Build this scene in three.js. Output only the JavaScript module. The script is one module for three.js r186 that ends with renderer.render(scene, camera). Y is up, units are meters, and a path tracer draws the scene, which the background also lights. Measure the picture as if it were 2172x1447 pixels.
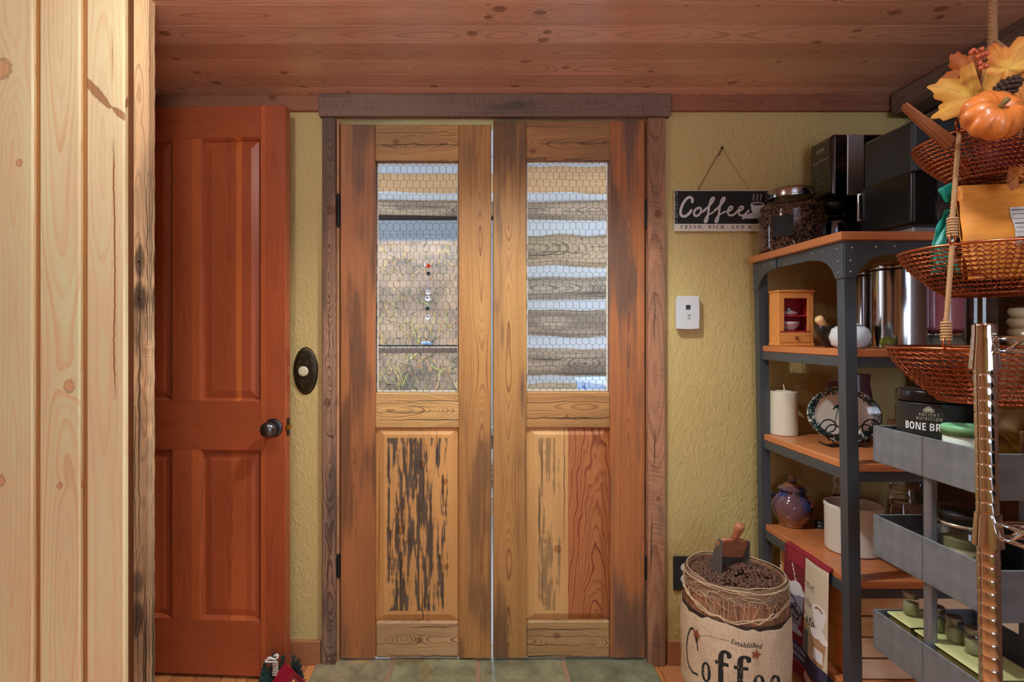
import * as THREE from 'three';
import { mergeGeometries, mergeVertices } from 'three/addons/utils/BufferGeometryUtils.js';
import { RoundedBoxGeometry } from 'three/addons/geometries/RoundedBoxGeometry.js';
import { RectAreaLightUniformsLib } from 'three/addons/lights/RectAreaLightUniformsLib.js';

// ───────────── camera, sky, lights, exposure
const F = 1200, CX = 1010, CY = 708, CAMZ = 2.09, EYE = 1.216;
const scene = new THREE.Scene();
const camera = new THREE.PerspectiveCamera(2 * Math.atan(723.5 / F) * 180 / Math.PI, 2172 / 1447, 0.05, 60);
camera.position.set(0, EYE, CAMZ);
camera.lookAt(0, EYE, 0);
camera.setViewOffset(2172, 1447, 1086 - CX, 723.5 - CY, 2172, 1447);
scene.background = new THREE.Color(0.80, 0.93, 1.15);            // bright overcast sky
scene.backgroundIntensity = 7;
const renderer = new THREE.WebGLRenderer({ antialias: true });
renderer.shadowMap.enabled = true;
renderer.toneMapping = THREE.LinearToneMapping;
renderer.toneMappingExposure = 1.0;
const sun = new THREE.DirectionalLight(new THREE.Color(1, 0.86, 0.66), 1.6);   // over the house roof onto the hillside
sun.position.set(5, 9, 7); sun.target.position.set(-1, 0, -8);
Object.assign(sun.shadow.camera, { left: -12, right: 12, top: 12, bottom: -12, near: 0.5, far: 40 });
scene.add(sun, sun.target);
RectAreaLightUniformsLib.init();
const LAMPS = [   // unseen ceiling lamps, the last three added as fill: x, z, candela, colour, size, half angle of the beam (0 = all round)
  [0.15, 0.70, 4.7, [0.93, 1, 1], 0.03, 1.22],
  [-0.62, 1.12, 0.95, [0.95, 1, 0.97], 0.05, 0],
  [0.62, 1.50, 1.6, [0.91, 1, 1.06], 0.05, 1.3],
  [-0.80, 2.85, 1.2, [0.91, 1, 1.06], 0.06, 1.3],
  [0.65, 3.00, 1.1, [0.91, 1, 1.06], 0.06, 1.3],
];

// ───────────── helpers
const rng = (s) => () => { s = (s + 0x6d2b79f5) | 0; let t = Math.imul(s ^ (s >>> 15), 1 | s); t = (t + Math.imul(t ^ (t >>> 7), 61 | t)) ^ t; return ((t ^ (t >>> 14)) >>> 0) / 4294967296; };
const P = (px, py, d) => [(px - CX) * d / F, EYE - (py - CY) * d / F, CAMZ - d];      // a photo point at distance d in front of the lens
const used = {};
const numbered = (n) => { const k = used[n] = (used[n] ?? -1) + 1; return k ? n + '_' + String(k).padStart(3, '0') : n; };
const clamp = (x, a = 0, b = 1) => x < a ? a : x > b ? b : x;
const sstep = (a, b, x) => { const t = clamp((x - a) / (b - a)); return t * t * (3 - 2 * t); };
const mix = (a, b, t) => a + (b - a) * t;
const toLin = (c) => c <= 0.04045 ? c / 12.92 : Math.pow((c + 0.055) / 1.055, 2.4);
const toSrgb = (c) => c <= 0.0031308 ? c * 12.92 : 1.055 * Math.pow(c, 1 / 2.4) - 0.055;
const lin = (h, k = 1) => [(h >> 16) & 255, (h >> 8) & 255, h & 255].map((v) => toLin(v / 255) * k);
function thing(name, label, category, pos = [0, 0, 0], group) {
  const o = new THREE.Group(); o.name = numbered(name); o.position.set(...pos); o.userData = { label, category };
  if (group) o.userData.group = group;
  scene.add(o); return o;
}
function obj(name, geo, m, parent = scene, pos, rot) {
  const o = new THREE.Mesh(Array.isArray(geo) ? merge(geo) : geo, m); o.name = numbered(name);
  if (pos) o.position.set(...pos);
  if (rot) o.rotation.set(...rot);
  parent.add(o); return o;
}
function struct(name, geo, m, label) { const o = obj(name, geo, m); o.userData = { kind: 'structure', ...(label ? { label } : {}) }; return o; }
function structGroup(name, label, pos = [0, 0, 0]) { const o = new THREE.Group(); o.name = numbered(name); o.position.set(...pos); o.userData = { kind: 'structure', label }; scene.add(o); return o; }
function tag(o, label, category, group) { o.userData = { label, category, ...(group ? { group } : {}) }; return o; }
function merge(list) {
  list = list.map((g) => { g = g.index ? g.toNonIndexed() : g; for (const k of Object.keys(g.attributes)) if (!['position', 'normal', 'uv'].includes(k)) g.deleteAttribute(k); g.morphAttributes = {}; return g; });
  const m = mergeGeometries(list); m.clearGroups?.(); return m;
}
const T = (g, x = 0, y = 0, z = 0, rx = 0, ry = 0, rz = 0) => { if (rx) g.rotateX(rx); if (ry) g.rotateY(ry); if (rz) g.rotateZ(rz); return g.translate(x, y, z); };

// chamfered box; uv: 'box' metres, dominant face
const boxCache = new Map();
function cbox(w, h, d, c = 0.002) {
  const key = [w, h, d, c].map((v) => v.toFixed(5)).join();
  if (boxCache.has(key)) return boxCache.get(key).clone();
  const a = [w / 2, h / 2, d / 2], pos = [], nor = [], uv = [];
  const V = (s, k) => [0, 1, 2].map((i) => s[i] * (a[i] - (i === k ? 0 : c)));
  const tri = (p, q, r, ax) => {
    const n = new THREE.Vector3().subVectors(new THREE.Vector3(...q), new THREE.Vector3(...p)).cross(new THREE.Vector3().subVectors(new THREE.Vector3(...r), new THREE.Vector3(...p))).normalize();
    const m = new THREE.Vector3(p[0] + q[0] + r[0], p[1] + q[1] + r[1], p[2] + q[2] + r[2]);
    if (n.dot(m) < 0) { [q, r] = [r, q]; n.negate(); }
    for (const v of [p, q, r]) { pos.push(...v); nor.push(n.x, n.y, n.z); uv.push(ax === 0 ? v[2] : v[0], ax === 1 ? v[2] : v[1]); }
  };
  const quad = (A, B, C, D, ax) => { tri(A, B, C, ax); tri(A, C, D, ax); };
  for (let k = 0; k < 3; k++) for (const s of [-1, 1]) {
    const i = (k + 1) % 3, j = (k + 2) % 3, S = (u, v) => { const r = [0, 0, 0]; r[k] = s; r[i] = u; r[j] = v; return r; };
    quad(V(S(-1, -1), k), V(S(1, -1), k), V(S(1, 1), k), V(S(-1, 1), k), k);
  }
  for (let k = 0; k < 3; k++) { const i = (k + 1) % 3, j = (k + 2) % 3; for (const u of [-1, 1]) for (const v of [-1, 1]) {
    const S = (e) => { const r = [0, 0, 0]; r[k] = e; r[i] = u; r[j] = v; return r; };
    quad(V(S(-1), i), V(S(1), i), V(S(1), j), V(S(-1), j), a[i] > a[j] ? j : i);
  } }
  for (const x of [-1, 1]) for (const y of [-1, 1]) for (const z of [-1, 1]) tri(V([x, y, z], 0), V([x, y, z], 1), V([x, y, z], 2), 2);
  const g = new THREE.BufferGeometry();
  g.setAttribute('position', new THREE.Float32BufferAttribute(pos, 3)); g.setAttribute('normal', new THREE.Float32BufferAttribute(nor, 3)); g.setAttribute('uv', new THREE.Float32BufferAttribute(uv, 2));
  boxCache.set(key, g); return g.clone();
}
// wood uv: along = grain axis (0 x,1 y,2 z); texture is W wide and L long
function grainUV(g, axis, W, L, ou = 0, ov = 0) {
  const p = g.attributes.position, n = g.attributes.normal, uv = new Float32Array(p.count * 2);
  for (let i = 0; i < p.count; i++) {
    const v = [p.getX(i), p.getY(i), p.getZ(i)], m = [Math.abs(n.getX(i)), Math.abs(n.getY(i)), Math.abs(n.getZ(i))];
    const others = [0, 1, 2].filter((k) => k !== axis), ac = m[others[0]] > m[others[1]] ? others[1] : others[0];
    uv[2 * i] = v[ac] / W + 0.5 + ou; uv[2 * i + 1] = v[axis] / L + 0.5 + ov;
  }
  g.setAttribute('uv', new THREE.BufferAttribute(uv, 2)); return g;
}
const lathe = (pts, seg = 40, a0 = 0, a1 = Math.PI * 2) => new THREE.LatheGeometry(pts.map((p) => new THREE.Vector2(...p)), seg, a0, a1);
const tube = (pts, r, seg = 24, rad = 6, closed = false) => new THREE.TubeGeometry(new THREE.CatmullRomCurve3(pts.map((p) => p.isVector3 ? p : new THREE.Vector3(...p)), closed), seg, r, rad, closed);
const bar = (a, b, r, rad = 8) => { const A = new THREE.Vector3(...a), B = new THREE.Vector3(...b), g = new THREE.CylinderGeometry(r, r, A.distanceTo(B), rad, 1); g.applyQuaternion(new THREE.Quaternion().setFromUnitVectors(new THREE.Vector3(0, 1, 0), B.clone().sub(A).normalize())); const m = A.add(B).multiplyScalar(0.5); return g.translate(m.x, m.y, m.z); };
const cyl = (r0, r1, h, seg = 32) => new THREE.CylinderGeometry(r0, r1, h, seg);
const ball = (r, a = 20, b = 14) => new THREE.SphereGeometry(r, a, b);
const rbox = (w, h, d, r = 0.005, s = 3) => new RoundedBoxGeometry(w, h, d, s, Math.min(r, w / 2.01, h / 2.01, d / 2.01));
function prism(points, depth, bevel = 0) {   // polygon in xy, extruded along z, centred on z
  const s = points instanceof THREE.Shape ? points : new THREE.Shape(points.map((p) => new THREE.Vector2(...p)));
  const g = new THREE.ExtrudeGeometry(s, { depth: depth - 2 * bevel, bevelEnabled: bevel > 0, bevelSize: bevel, bevelThickness: bevel, bevelSegments: 1, curveSegments: 16, steps: 1 });
  return g.translate(0, 0, -depth / 2 + bevel);
}
// a closed thin sheet over fn(u,v) -> [x,y,z]
function sheet(fn, nu, nv, th = 0.002) {
  const front = [], N = (nu + 1) * (nv + 1), uv = [], idx = [];
  for (let j = 0; j <= nv; j++) for (let i = 0; i <= nu; i++) { front.push(new THREE.Vector3(...fn(i / nu, j / nv))); uv.push(i / nu, j / nv); }
  const g0 = new THREE.BufferGeometry(), A = (i, j) => j * (nu + 1) + i;
  for (let j = 0; j < nv; j++) for (let i = 0; i < nu; i++) idx.push(A(i, j), A(i + 1, j), A(i + 1, j + 1), A(i, j), A(i + 1, j + 1), A(i, j + 1));
  g0.setFromPoints(front); g0.setIndex(idx); g0.computeVertexNormals();
  const nr = g0.attributes.normal, pos = [], id2 = [...idx];
  for (let k = 0; k < N; k++) pos.push(front[k].x, front[k].y, front[k].z);
  for (let k = 0; k < N; k++) pos.push(front[k].x - nr.getX(k) * th, front[k].y - nr.getY(k) * th, front[k].z - nr.getZ(k) * th);
  for (let q = 0; q < idx.length; q += 3) id2.push(idx[q] + N, idx[q + 2] + N, idx[q + 1] + N);
  const rim = []; for (let i = 0; i < nu; i++) rim.push([A(i, 0), A(i + 1, 0)]); for (let j = 0; j < nv; j++) rim.push([A(nu, j), A(nu, j + 1)]);
  for (let i = nu; i > 0; i--) rim.push([A(i, nv), A(i - 1, nv)]); for (let j = nv; j > 0; j--) rim.push([A(0, j), A(0, j - 1)]);
  for (const [a, b] of rim) id2.push(a, a + N, b + N, a, b + N, b);
  const g = new THREE.BufferGeometry();
  g.setAttribute('position', new THREE.Float32BufferAttribute(pos, 3)); g.setAttribute('uv', new THREE.Float32BufferAttribute([...uv, ...uv], 2)); g.setIndex(id2); g.computeVertexNormals(); return g;
}

// ───────────── noise
const PERM = (() => { const r = rng(7), p = new Uint8Array(512); for (let i = 0; i < 256; i++) p[i] = i; for (let i = 255; i > 0; i--) { const j = (r() * (i + 1)) | 0; [p[i], p[j]] = [p[j], p[i]]; } for (let i = 0; i < 256; i++) p[i + 256] = p[i]; return p; })();
function vn(x, y) {
  const xi = Math.floor(x), yi = Math.floor(y), fx = x - xi, fy = y - yi, u = fx * fx * (3 - 2 * fx), v = fy * fy * (3 - 2 * fy);
  const a = PERM[(xi & 255) + PERM[yi & 255]], b = PERM[((xi + 1) & 255) + PERM[yi & 255]], c = PERM[(xi & 255) + PERM[(yi + 1) & 255]], d = PERM[((xi + 1) & 255) + PERM[(yi + 1) & 255]];
  return (a + (b - a) * u + (c - a) * v + (a - b - c + d) * u * v) / 127.5 - 1;
}
const fbm = (x, y, o = 3) => { let s = 0, a = 0.5; for (let i = 0; i < o; i++) { s += a * vn(x, y); x = x * 2.03 + 17.1; y = y * 2.03 + 9.7; a *= 0.5; } return s; };
function dataTex(w, h, fn, srgb = true) {      // fn(u, v, out) -> linear rgb 0..1
  const d = new Uint8Array(w * h * 4), o = [0, 0, 0];
  for (let j = 0; j < h; j++) for (let i = 0; i < w; i++) {
    fn((i + 0.5) / w, (j + 0.5) / h, o); const k = (j * w + i) * 4;
    for (let c = 0; c < 3; c++) d[k + c] = 255 * (srgb ? toSrgb(clamp(o[c])) : clamp(o[c]));
    d[k + 3] = 255;
  }
  const t = new THREE.DataTexture(d, w, h, THREE.RGBAFormat); t.magFilter = THREE.LinearFilter; t.minFilter = THREE.LinearMipmapLinearFilter; t.generateMipmaps = true;
  t.wrapS = t.wrapT = THREE.MirroredRepeatWrapping; if (srgb) t.colorSpace = THREE.SRGBColorSpace; t.needsUpdate = true; return t;
}
function canvasTex(w, h, draw) {
  const c = document.createElement('canvas'); c.width = w; c.height = h; draw(c.getContext('2d'), w, h);
  const t = new THREE.CanvasTexture(c); t.colorSpace = THREE.SRGBColorSpace; return t;
}
// Wood cut from a log with a wandering pith: flames, ovals, knots, weathering and cracks all in the board itself.
function woodTex(o) {
  const { w, l, seed = 1, light, dark, K = 1.4 } = o, ppm = Math.min(o.ppm ?? 900, 2000 / l), nx = Math.max(24, Math.round(w * ppm)), ny = Math.round(l * ppm);
  const L = lin(light, K).map((c, i) => c * (o.tint?.[i] ?? 1)), D = lin(dark, K), G = lin(o.grey ?? 0x5a5048, K), R = rng(seed * 977 + 3), s1 = R() * 90, s2 = R() * 90, s3 = R() * 90;
  const freq = o.freq ?? 190, cx = (o.cx ?? 0) * w, amp = o.amp ?? 0.035, depth = o.depth ?? 0.03, fy = o.fy ?? 1.6, con = o.contrast ?? 0.8;
  const knots = o.knots ?? Array.from({ length: o.nk ?? 0 }, () => [R() - 0.5, R() - 0.5, 0.006 + R() * 0.008]);
  const cracks = Array.from({ length: o.cracks ?? 0 }, () => [(R() - 0.5) * w, (R() - 0.5) * l, 0.06 + R() * 0.25, 0.0006 + R() * 0.0012, R() * 50]);
  return dataTex(nx, ny, (u, v, out) => {
    const x = (u - 0.5) * w, y = (v - 0.5) * l;
    let xx = x - cx - 0.012 * vn(y * 1.1 + s2, 3.3), zz = depth + (o.slope ?? 0) * y + amp * (vn(y * fy + s1, 0.5) + 0.35 * vn(y * fy * 3.1 + s3, 7.5));
    let r = Math.sqrt(xx * xx + zz * zz) + 0.0035 * fbm(x * 22 + s1, y * 5 + s2, 2) + (o.curl ?? 0) * fbm(x * 28 + s3, y * 11, 3);
    let kn = 0, kd = 0;
    for (const [ku, kv, kr] of knots) {
      const dx = x - ku * w, dy = y - kv * l, q = (dx * dx + dy * dy * 0.45) / (kr * kr);
      if (q < 40) { r += kr * 1.3 * Math.exp(-q * 0.16); const e = Math.sqrt(dx * dx + dy * dy * 0.7) / kr * (1 + 0.15 * vn(dx * 300, dy * 300)); kn = Math.max(kn, sstep(1.0, 0.7, e)); kd = Math.max(kd, Math.exp(-((e - 0.95) ** 2) * 30)); }
    }
    const t = r * freq, ring = Math.floor(t), f = t - ring, str = 0.55 + 0.45 * vn(ring * 1.7 + s1, 2.2);
    let late = sstep(0.35, 0.93, f) * (1 - sstep(0.94, 1.0, f)) * str;
    late = clamp(late * con + 0.10 * vn(x * 1400 + s1, y * 22) * con + 0.16 * fbm(x * 120, y * 3 + s2, 2));
    const br = 1 + 0.22 * fbm(x * 9 + s3, y * 2.2 + s1, 3) + 0.05 * vn(x * 700, y * 40);
    let c0 = mix(L[0], D[0], late) * br, c1 = mix(L[1], D[1], late) * br, c2 = mix(L[2], D[2], late) * br;
    if (o.stain) { // dark brown blotches left by age
      const m = o.stain * sstep(0.02, 0.42, fbm(x * 13 + s2, y * 2.6 + s3, 3) + 0.12 + 0.1 * vn(x * 160, y * 5));
      c0 = mix(c0, G[0] * (1 - 0.4 * late), m); c1 = mix(c1, G[1] * (1 - 0.4 * late), m); c2 = mix(c2, G[2] * (1 - 0.4 * late), m);
    }
    if (o.weather) { // an unplaned, blackened face inside a planed border
      const [a0, a1, b0, b1, am] = o.weather, e = 0.006 * vn(y * 60, s1), inn = sstep(a0, a0 + 0.015, u + e) * sstep(a1, a1 - 0.015, u - e) * sstep(b0, b0 + 0.008, v) * sstep(b1, b1 - 0.008, v);
      const g = 1.1 * fbm(x * 110 + s1, y * 10 + s2, 4) + 0.12 + 0.5 * fbm(x * 16 + s2, y * 2.4 + s3, 3) + 0.22 * (late - 0.3) + 0.12 * vn(x * 25 + y * 60, y * 30 - x * 20);
      const m = inn * am * sstep(-0.14, 0.2, g);
      const wk = 0.75 + 0.6 * vn(x * 240 + s2, y * 18); c0 = mix(c0, 0.088 * wk, m); c1 = mix(c1, 0.072 * wk, m); c2 = mix(c2, 0.058 * wk, m);
    }
    if (o.scars) for (const [u0, v0, u1, v1, sw] of o.scars) { const ax = (u0 - 0.5) * w, ay = (v0 - 0.5) * l, bx = (u1 - u0) * w, by = (v1 - v0) * l, t2 = clamp(((x - ax) * bx + (y - ay) * by) / (bx * bx + by * by)), d2 = Math.hypot(x - ax - bx * t2, y - ay - by * t2) / (sw * (0.5 + Math.sin(t2 * 3.14) * 0.6) * (1 + 0.2 * vn(x * 300, y * 300))); if (d2 < 1.4) { const m = sstep(1.1, 0.7, d2), e = Math.exp(-((d2 - 0.9) ** 2) * 20) * 0.3; c0 *= mix(1, 0.50, m) * (1 - e); c1 *= mix(1, 0.33, m) * (1 - e); c2 *= mix(1, 0.27, m) * (1 - e); } }
    if (o.lines) for (const [lu, v0, v1, lw, ls] of o.lines) if (v > v0 && v < v1) { const d2 = Math.abs(x - (lu - 0.5) * w - 0.0022 * vn(y * 7, lu * 50) - 0.0008 * vn(y * 90, 3)), m = ls * sstep(lw * 1.5, lw * 0.3, d2) * Math.min(1, (v - v0) * 30, (v1 - v) * 30) + 0.16 * ls * sstep(lw * 7, 0, d2); c0 *= 1 - 0.62 * m; c1 *= 1 - 0.76 * m; c2 *= 1 - 0.85 * m; }
    if (kn > 0 || kd > 0) { const kc = o.knot ?? [0.45, 0.30, 0.22], m = 0.8 * kn, e = 0.55 * kd; c0 *= mix(1, kc[0] * 1.25, m) * (1 - e * 0.7); c1 *= mix(1, kc[1] * 1.25, m) * (1 - e * 0.8); c2 *= mix(1, kc[2] * 1.25, m) * (1 - e * 0.85); }
    for (const [qx, qy, ql, qw, qs] of cracks) { const dy = (y - qy) / ql; if (dy > -1 && dy < 1) { const cw = qw * (1 - dy * dy), d = Math.abs(x - qx - 0.003 * vn(y * 30 + qs, qs)); if (d < cw * 2) { const m = 1 - 0.85 * sstep(cw * 1.6, cw * 0.5, d); c0 *= m; c1 *= m; c2 *= m; } } }
    if (o.saw) { const m = 1 - o.saw * 0.75 * sstep(0.1, 0.75, vn(y * 260 + x * 60 + s1, x * 22)) * sstep(-0.5, 0.4, vn(y * 14, x * 40 + s2)); c0 *= m; c1 *= m; c2 *= m; }
    if (o.streak) { const st = sstep(o.streak[0] - 0.004, o.streak[0], u) * sstep(o.streak[1] + 0.004, o.streak[1], u) ; const k = o.streak[2]; c0 *= mix(1, k[0], st); c1 *= mix(1, k[1], st); c2 *= mix(1, k[2], st); }
    if (o.spots) for (const [su, sv, ru, rv, k] of o.spots) { const e = Math.sqrt(((u - su) / ru) ** 2 + ((v - sv) / rv) ** 2) + 0.35 * fbm(x * 90, y * 25, 2); const m = k * sstep(1.05, 0.5, e); c0 *= 1 - m; c1 *= 1 - m; c2 *= 1 - m; }
    out[0] = c0; out[1] = c1; out[2] = c2;
  });
}
const std = (p) => new THREE.MeshStandardMaterial(p), phy = (p) => new THREE.MeshPhysicalMaterial(p);
const solid = (h, rough = 0.6, metal = 0, k = 1.3, extra = {}) => phy({ color: new THREE.Color().setRGB(...lin(h, k)), roughness: rough, metalness: metal, ...extra });
const woodMat = (o, rough = 0.55, bump = 0.0008) => { const t = woodTex(o); const m = phy({ map: t, bumpMap: t, bumpScale: bump, roughness: rough, ...(o.coat ? { clearcoat: o.coat, clearcoatRoughness: 0.25 } : {}) }); m.userData = { w: o.w, l: o.l }; return m; };
// board between two corners with its own cut of wood; grain 0 = x, 1 = y, 2 = z
function board(name, [x0, x1], [y0, y1], [z0, z1], m, grain, parent, ch = 0.002, ou = 0, ov = 0) {
  const g = cbox(x1 - x0, y1 - y0, z1 - z0, ch); grainUV(g, grain, m.userData.w, m.userData.l, ou, ov);
  return obj(name, g, m, parent, [(x0 + x1) / 2, (y0 + y1) / 2, (z0 + z1) / 2]);
}
const boxAt = ([x0, x1], [y0, y1], [z0, z1], c = 0.001) => T(cbox(x1 - x0, y1 - y0, z1 - z0, c), (x0 + x1) / 2, (y0 + y1) / 2, (z0 + z1) / 2);

// ───────────── shared materials
const plasterBump = dataTex(512, 512, (u, v, o) => { const x = u * 512, y = v * 512; const a = fbm(x / 9, y / 16, 3), b = fbm(x / 3.5 + 40, y / 5, 2); o[0] = o[1] = o[2] = 0.5 + 0.42 * sstep(-0.15, 0.5, a) + 0.12 * b - 0.2; }, false);
plasterBump.wrapS = plasterBump.wrapT = THREE.RepeatWrapping; plasterBump.repeat.set(2.2, 2.2);
const M = {
  plaster: phy({ color: new THREE.Color().setRGB(0.65, 0.495, 0.195), roughness: 0.62, bumpMap: plasterBump, bumpScale: 0.0024 }),
  white: solid(0xe8eaec, 0.5, 0, 1.0), whiteWall: solid(0xdfe4e6, 0.8, 0, 1.0), chink: phy({ color: new THREE.Color().setRGB(0.74, 0.77, 0.80), roughness: 0.9, bumpMap: plasterBump, bumpScale: 0.004 }),
  iron: solid(0x5a626a, 0.42, 0.5, 1.0), ironDark: solid(0x24262a, 0.5, 0.5, 1.0), rivet: solid(0xa0a4a6, 0.35, 0.8, 1.0), black: solid(0x121316, 0.5, 0, 1.0), gloss: solid(0x0b0c10, 0.08, 0, 1.0, { clearcoat: 1, clearcoatRoughness: 0.05 }),
  satinBlack: solid(0x1a1c1f, 0.35, 0, 1.0), steel: solid(0xc2c4c8, 0.16, 1, 1.0), chrome: solid(0xdcdfe4, 0.06, 1, 1.0), copper: solid(0xc87850, 0.28, 1, 1.0), copperDark: solid(0xb86a46, 0.33, 1, 1.0),
  oldBrass: solid(0x3a2e18, 0.45, 0.6, 1.0), brass: solid(0xc8a050, 0.3, 1, 1.0), pewter: solid(0x6a6a6c, 0.28, 0.9, 1.0),
  glass: phy({ color: 0xffffff, roughness: 0.02, transmission: 1, thickness: 0, ior: 1.45 }), jarGlass: phy({ color: 0xffffff, roughness: 0.03, transmission: 1, thickness: 0, ior: 1.4 }),
  rope: solid(0xa88058, 0.9, 0, 1.2), bean: solid(0x56392c, 0.45, 0, 1.2), beanDark: solid(0x1c120c, 0.8, 0, 1.0), wire: solid(0x4a4640, 0.5, 0.6, 1.0),
};

// ───────────── room shell
const RX0 = -2.0, RX1 = 1.66, RZ1 = 3.7, CEIL = 2.09, OP = [(719 - CX) / 574.2, (1373 - CX) / 574.2], OPTOP = EYE + (708 - 250) / 574.2, WT = 0.12;
{ // back wall with the doorway
  const uvw = (g) => g;
  struct('wall_back', merge([boxAt([RX0 - 0.1, OP[0]], [0, CEIL + 0.05], [-WT, 0]), boxAt([OP[1], RX1 + 0.3], [0, CEIL + 0.05], [-WT, 0]), boxAt(OP, [OPTOP, CEIL + 0.05], [-WT, 0])].map(uvw)), M.plaster, 'mustard yellow textured plaster wall around the double doors');
  const pineDull = woodMat({ w: 0.14, l: 2, seed: 301, light: 0xb08458, dark: 0x8a5a36, nk: 5, ppm: 500 }, 0.6);
  const lw = structGroup('wall_left', 'pine boarded outer wall far to the side, hidden by the partition');
  for (let i = 0; i < 27; i++) board('plank', [RX0 - 0.06, RX0], [0, CEIL], [i * 0.14 - 0.06, i * 0.14 + 0.078], pineDull, 1, lw, 0.003, 0, i * 0.37);
  const rw = structGroup('wall_right', 'brown boarded wall behind the metal shelf');
  const dk = woodMat({ w: 0.14, l: 2, seed: 302, light: 0x6a4a34, dark: 0x46301f, nk: 4, ppm: 500 }, 0.7);
  for (let i = 0; i < 15; i++) board('plank', [RX1, RX1 + 0.06], [i * 0.14, i * 0.14 + 0.138], [0, RZ1], dk, 2, rw, 0.003, 0, i * 0.29);
  obj('added_backing', boxAt([RX0 - 0.1, RX0 - 0.06], [0, CEIL + 0.05], [0, RZ1]), M.black, lw); obj('added_backing', boxAt([RX1 + 0.06, RX1 + 0.1], [0, CEIL + 0.05], [0, RZ1]), M.black, rw);  // added behind the planks to block sky light through their gaps
  // wall behind the camera with an unseen window placed to bring in daylight
  const wx = [-0.1, 1.3], wy = [0.85, 1.85];
  struct('wall_front', merge([boxAt([RX0 - 0.1, wx[0]], [0, CEIL + 0.05], [RZ1, RZ1 + 0.12]), boxAt([wx[1], RX1 + 0.1], [0, CEIL + 0.05], [RZ1, RZ1 + 0.12]), boxAt(wx, [0, wy[0]], [RZ1, RZ1 + 0.12]), boxAt(wx, [wy[1], CEIL + 0.05], [RZ1, RZ1 + 0.12])]), M.plaster, 'yellow plaster wall behind the viewer');
  const w1 = structGroup('window_1', 'unseen white framed window behind the viewer, placed to bring in daylight');
  obj('window_frame', merge([boxAt([wx[0], wx[0] + 0.05], wy, [RZ1, RZ1 + 0.1]), boxAt([wx[1] - 0.05, wx[1]], wy, [RZ1, RZ1 + 0.1]), boxAt(wx, [wy[0], wy[0] + 0.05], [RZ1, RZ1 + 0.1]), boxAt(wx, [wy[1] - 0.05, wy[1]], [RZ1, RZ1 + 0.1]), boxAt([0.58, 0.62], wy, [RZ1 + 0.02, RZ1 + 0.08])]), M.white, w1);
  for (const [a, b] of [[wx[0] + 0.05, 0.58], [0.62, wx[1] - 0.05]]) obj('pane', boxAt([a, b], [wy[0] + 0.05, wy[1] - 0.05], [RZ1 + 0.05, RZ1 + 0.054]), M.glass, w1);
}
{ // ceiling planks
  const c = structGroup('ceiling', 'low ceiling of reddish tongue and groove pine planks');
  const ms = [0, 1, 2, 3, 4, 5].map((i) => woodMat({ w: 0.101, l: 1.9, seed: 20 + i, light: [0xb48c74, 0xaa826c, 0xba947e, 0xae8872, 0xb28e7a, 0xa47c66][i], dark: 0x7c5646, nk: 5, ppm: 800, freq: 150, amp: 0.05, contrast: 0.75, knot: [0.3, 0.2, 0.15], coat: 0.6, K: 1.9 }, 0.42, 0.0003));
  for (let i = 0; i < 37; i++) board('plank', [RX0, RX1], [CEIL, CEIL + 0.03], [i * 0.1015 - 0.02, i * 0.1015 + 0.0798], ms[(i * 5 + 2) % 6], 0, c, 0.0012, 0, i * 0.413);
  obj('roof_deck', boxAt([RX0 - 0.1, RX1 + 0.3], [CEIL + 0.03, CEIL + 0.08], [0, RZ1 + 0.12]), M.black, c);
}
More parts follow.
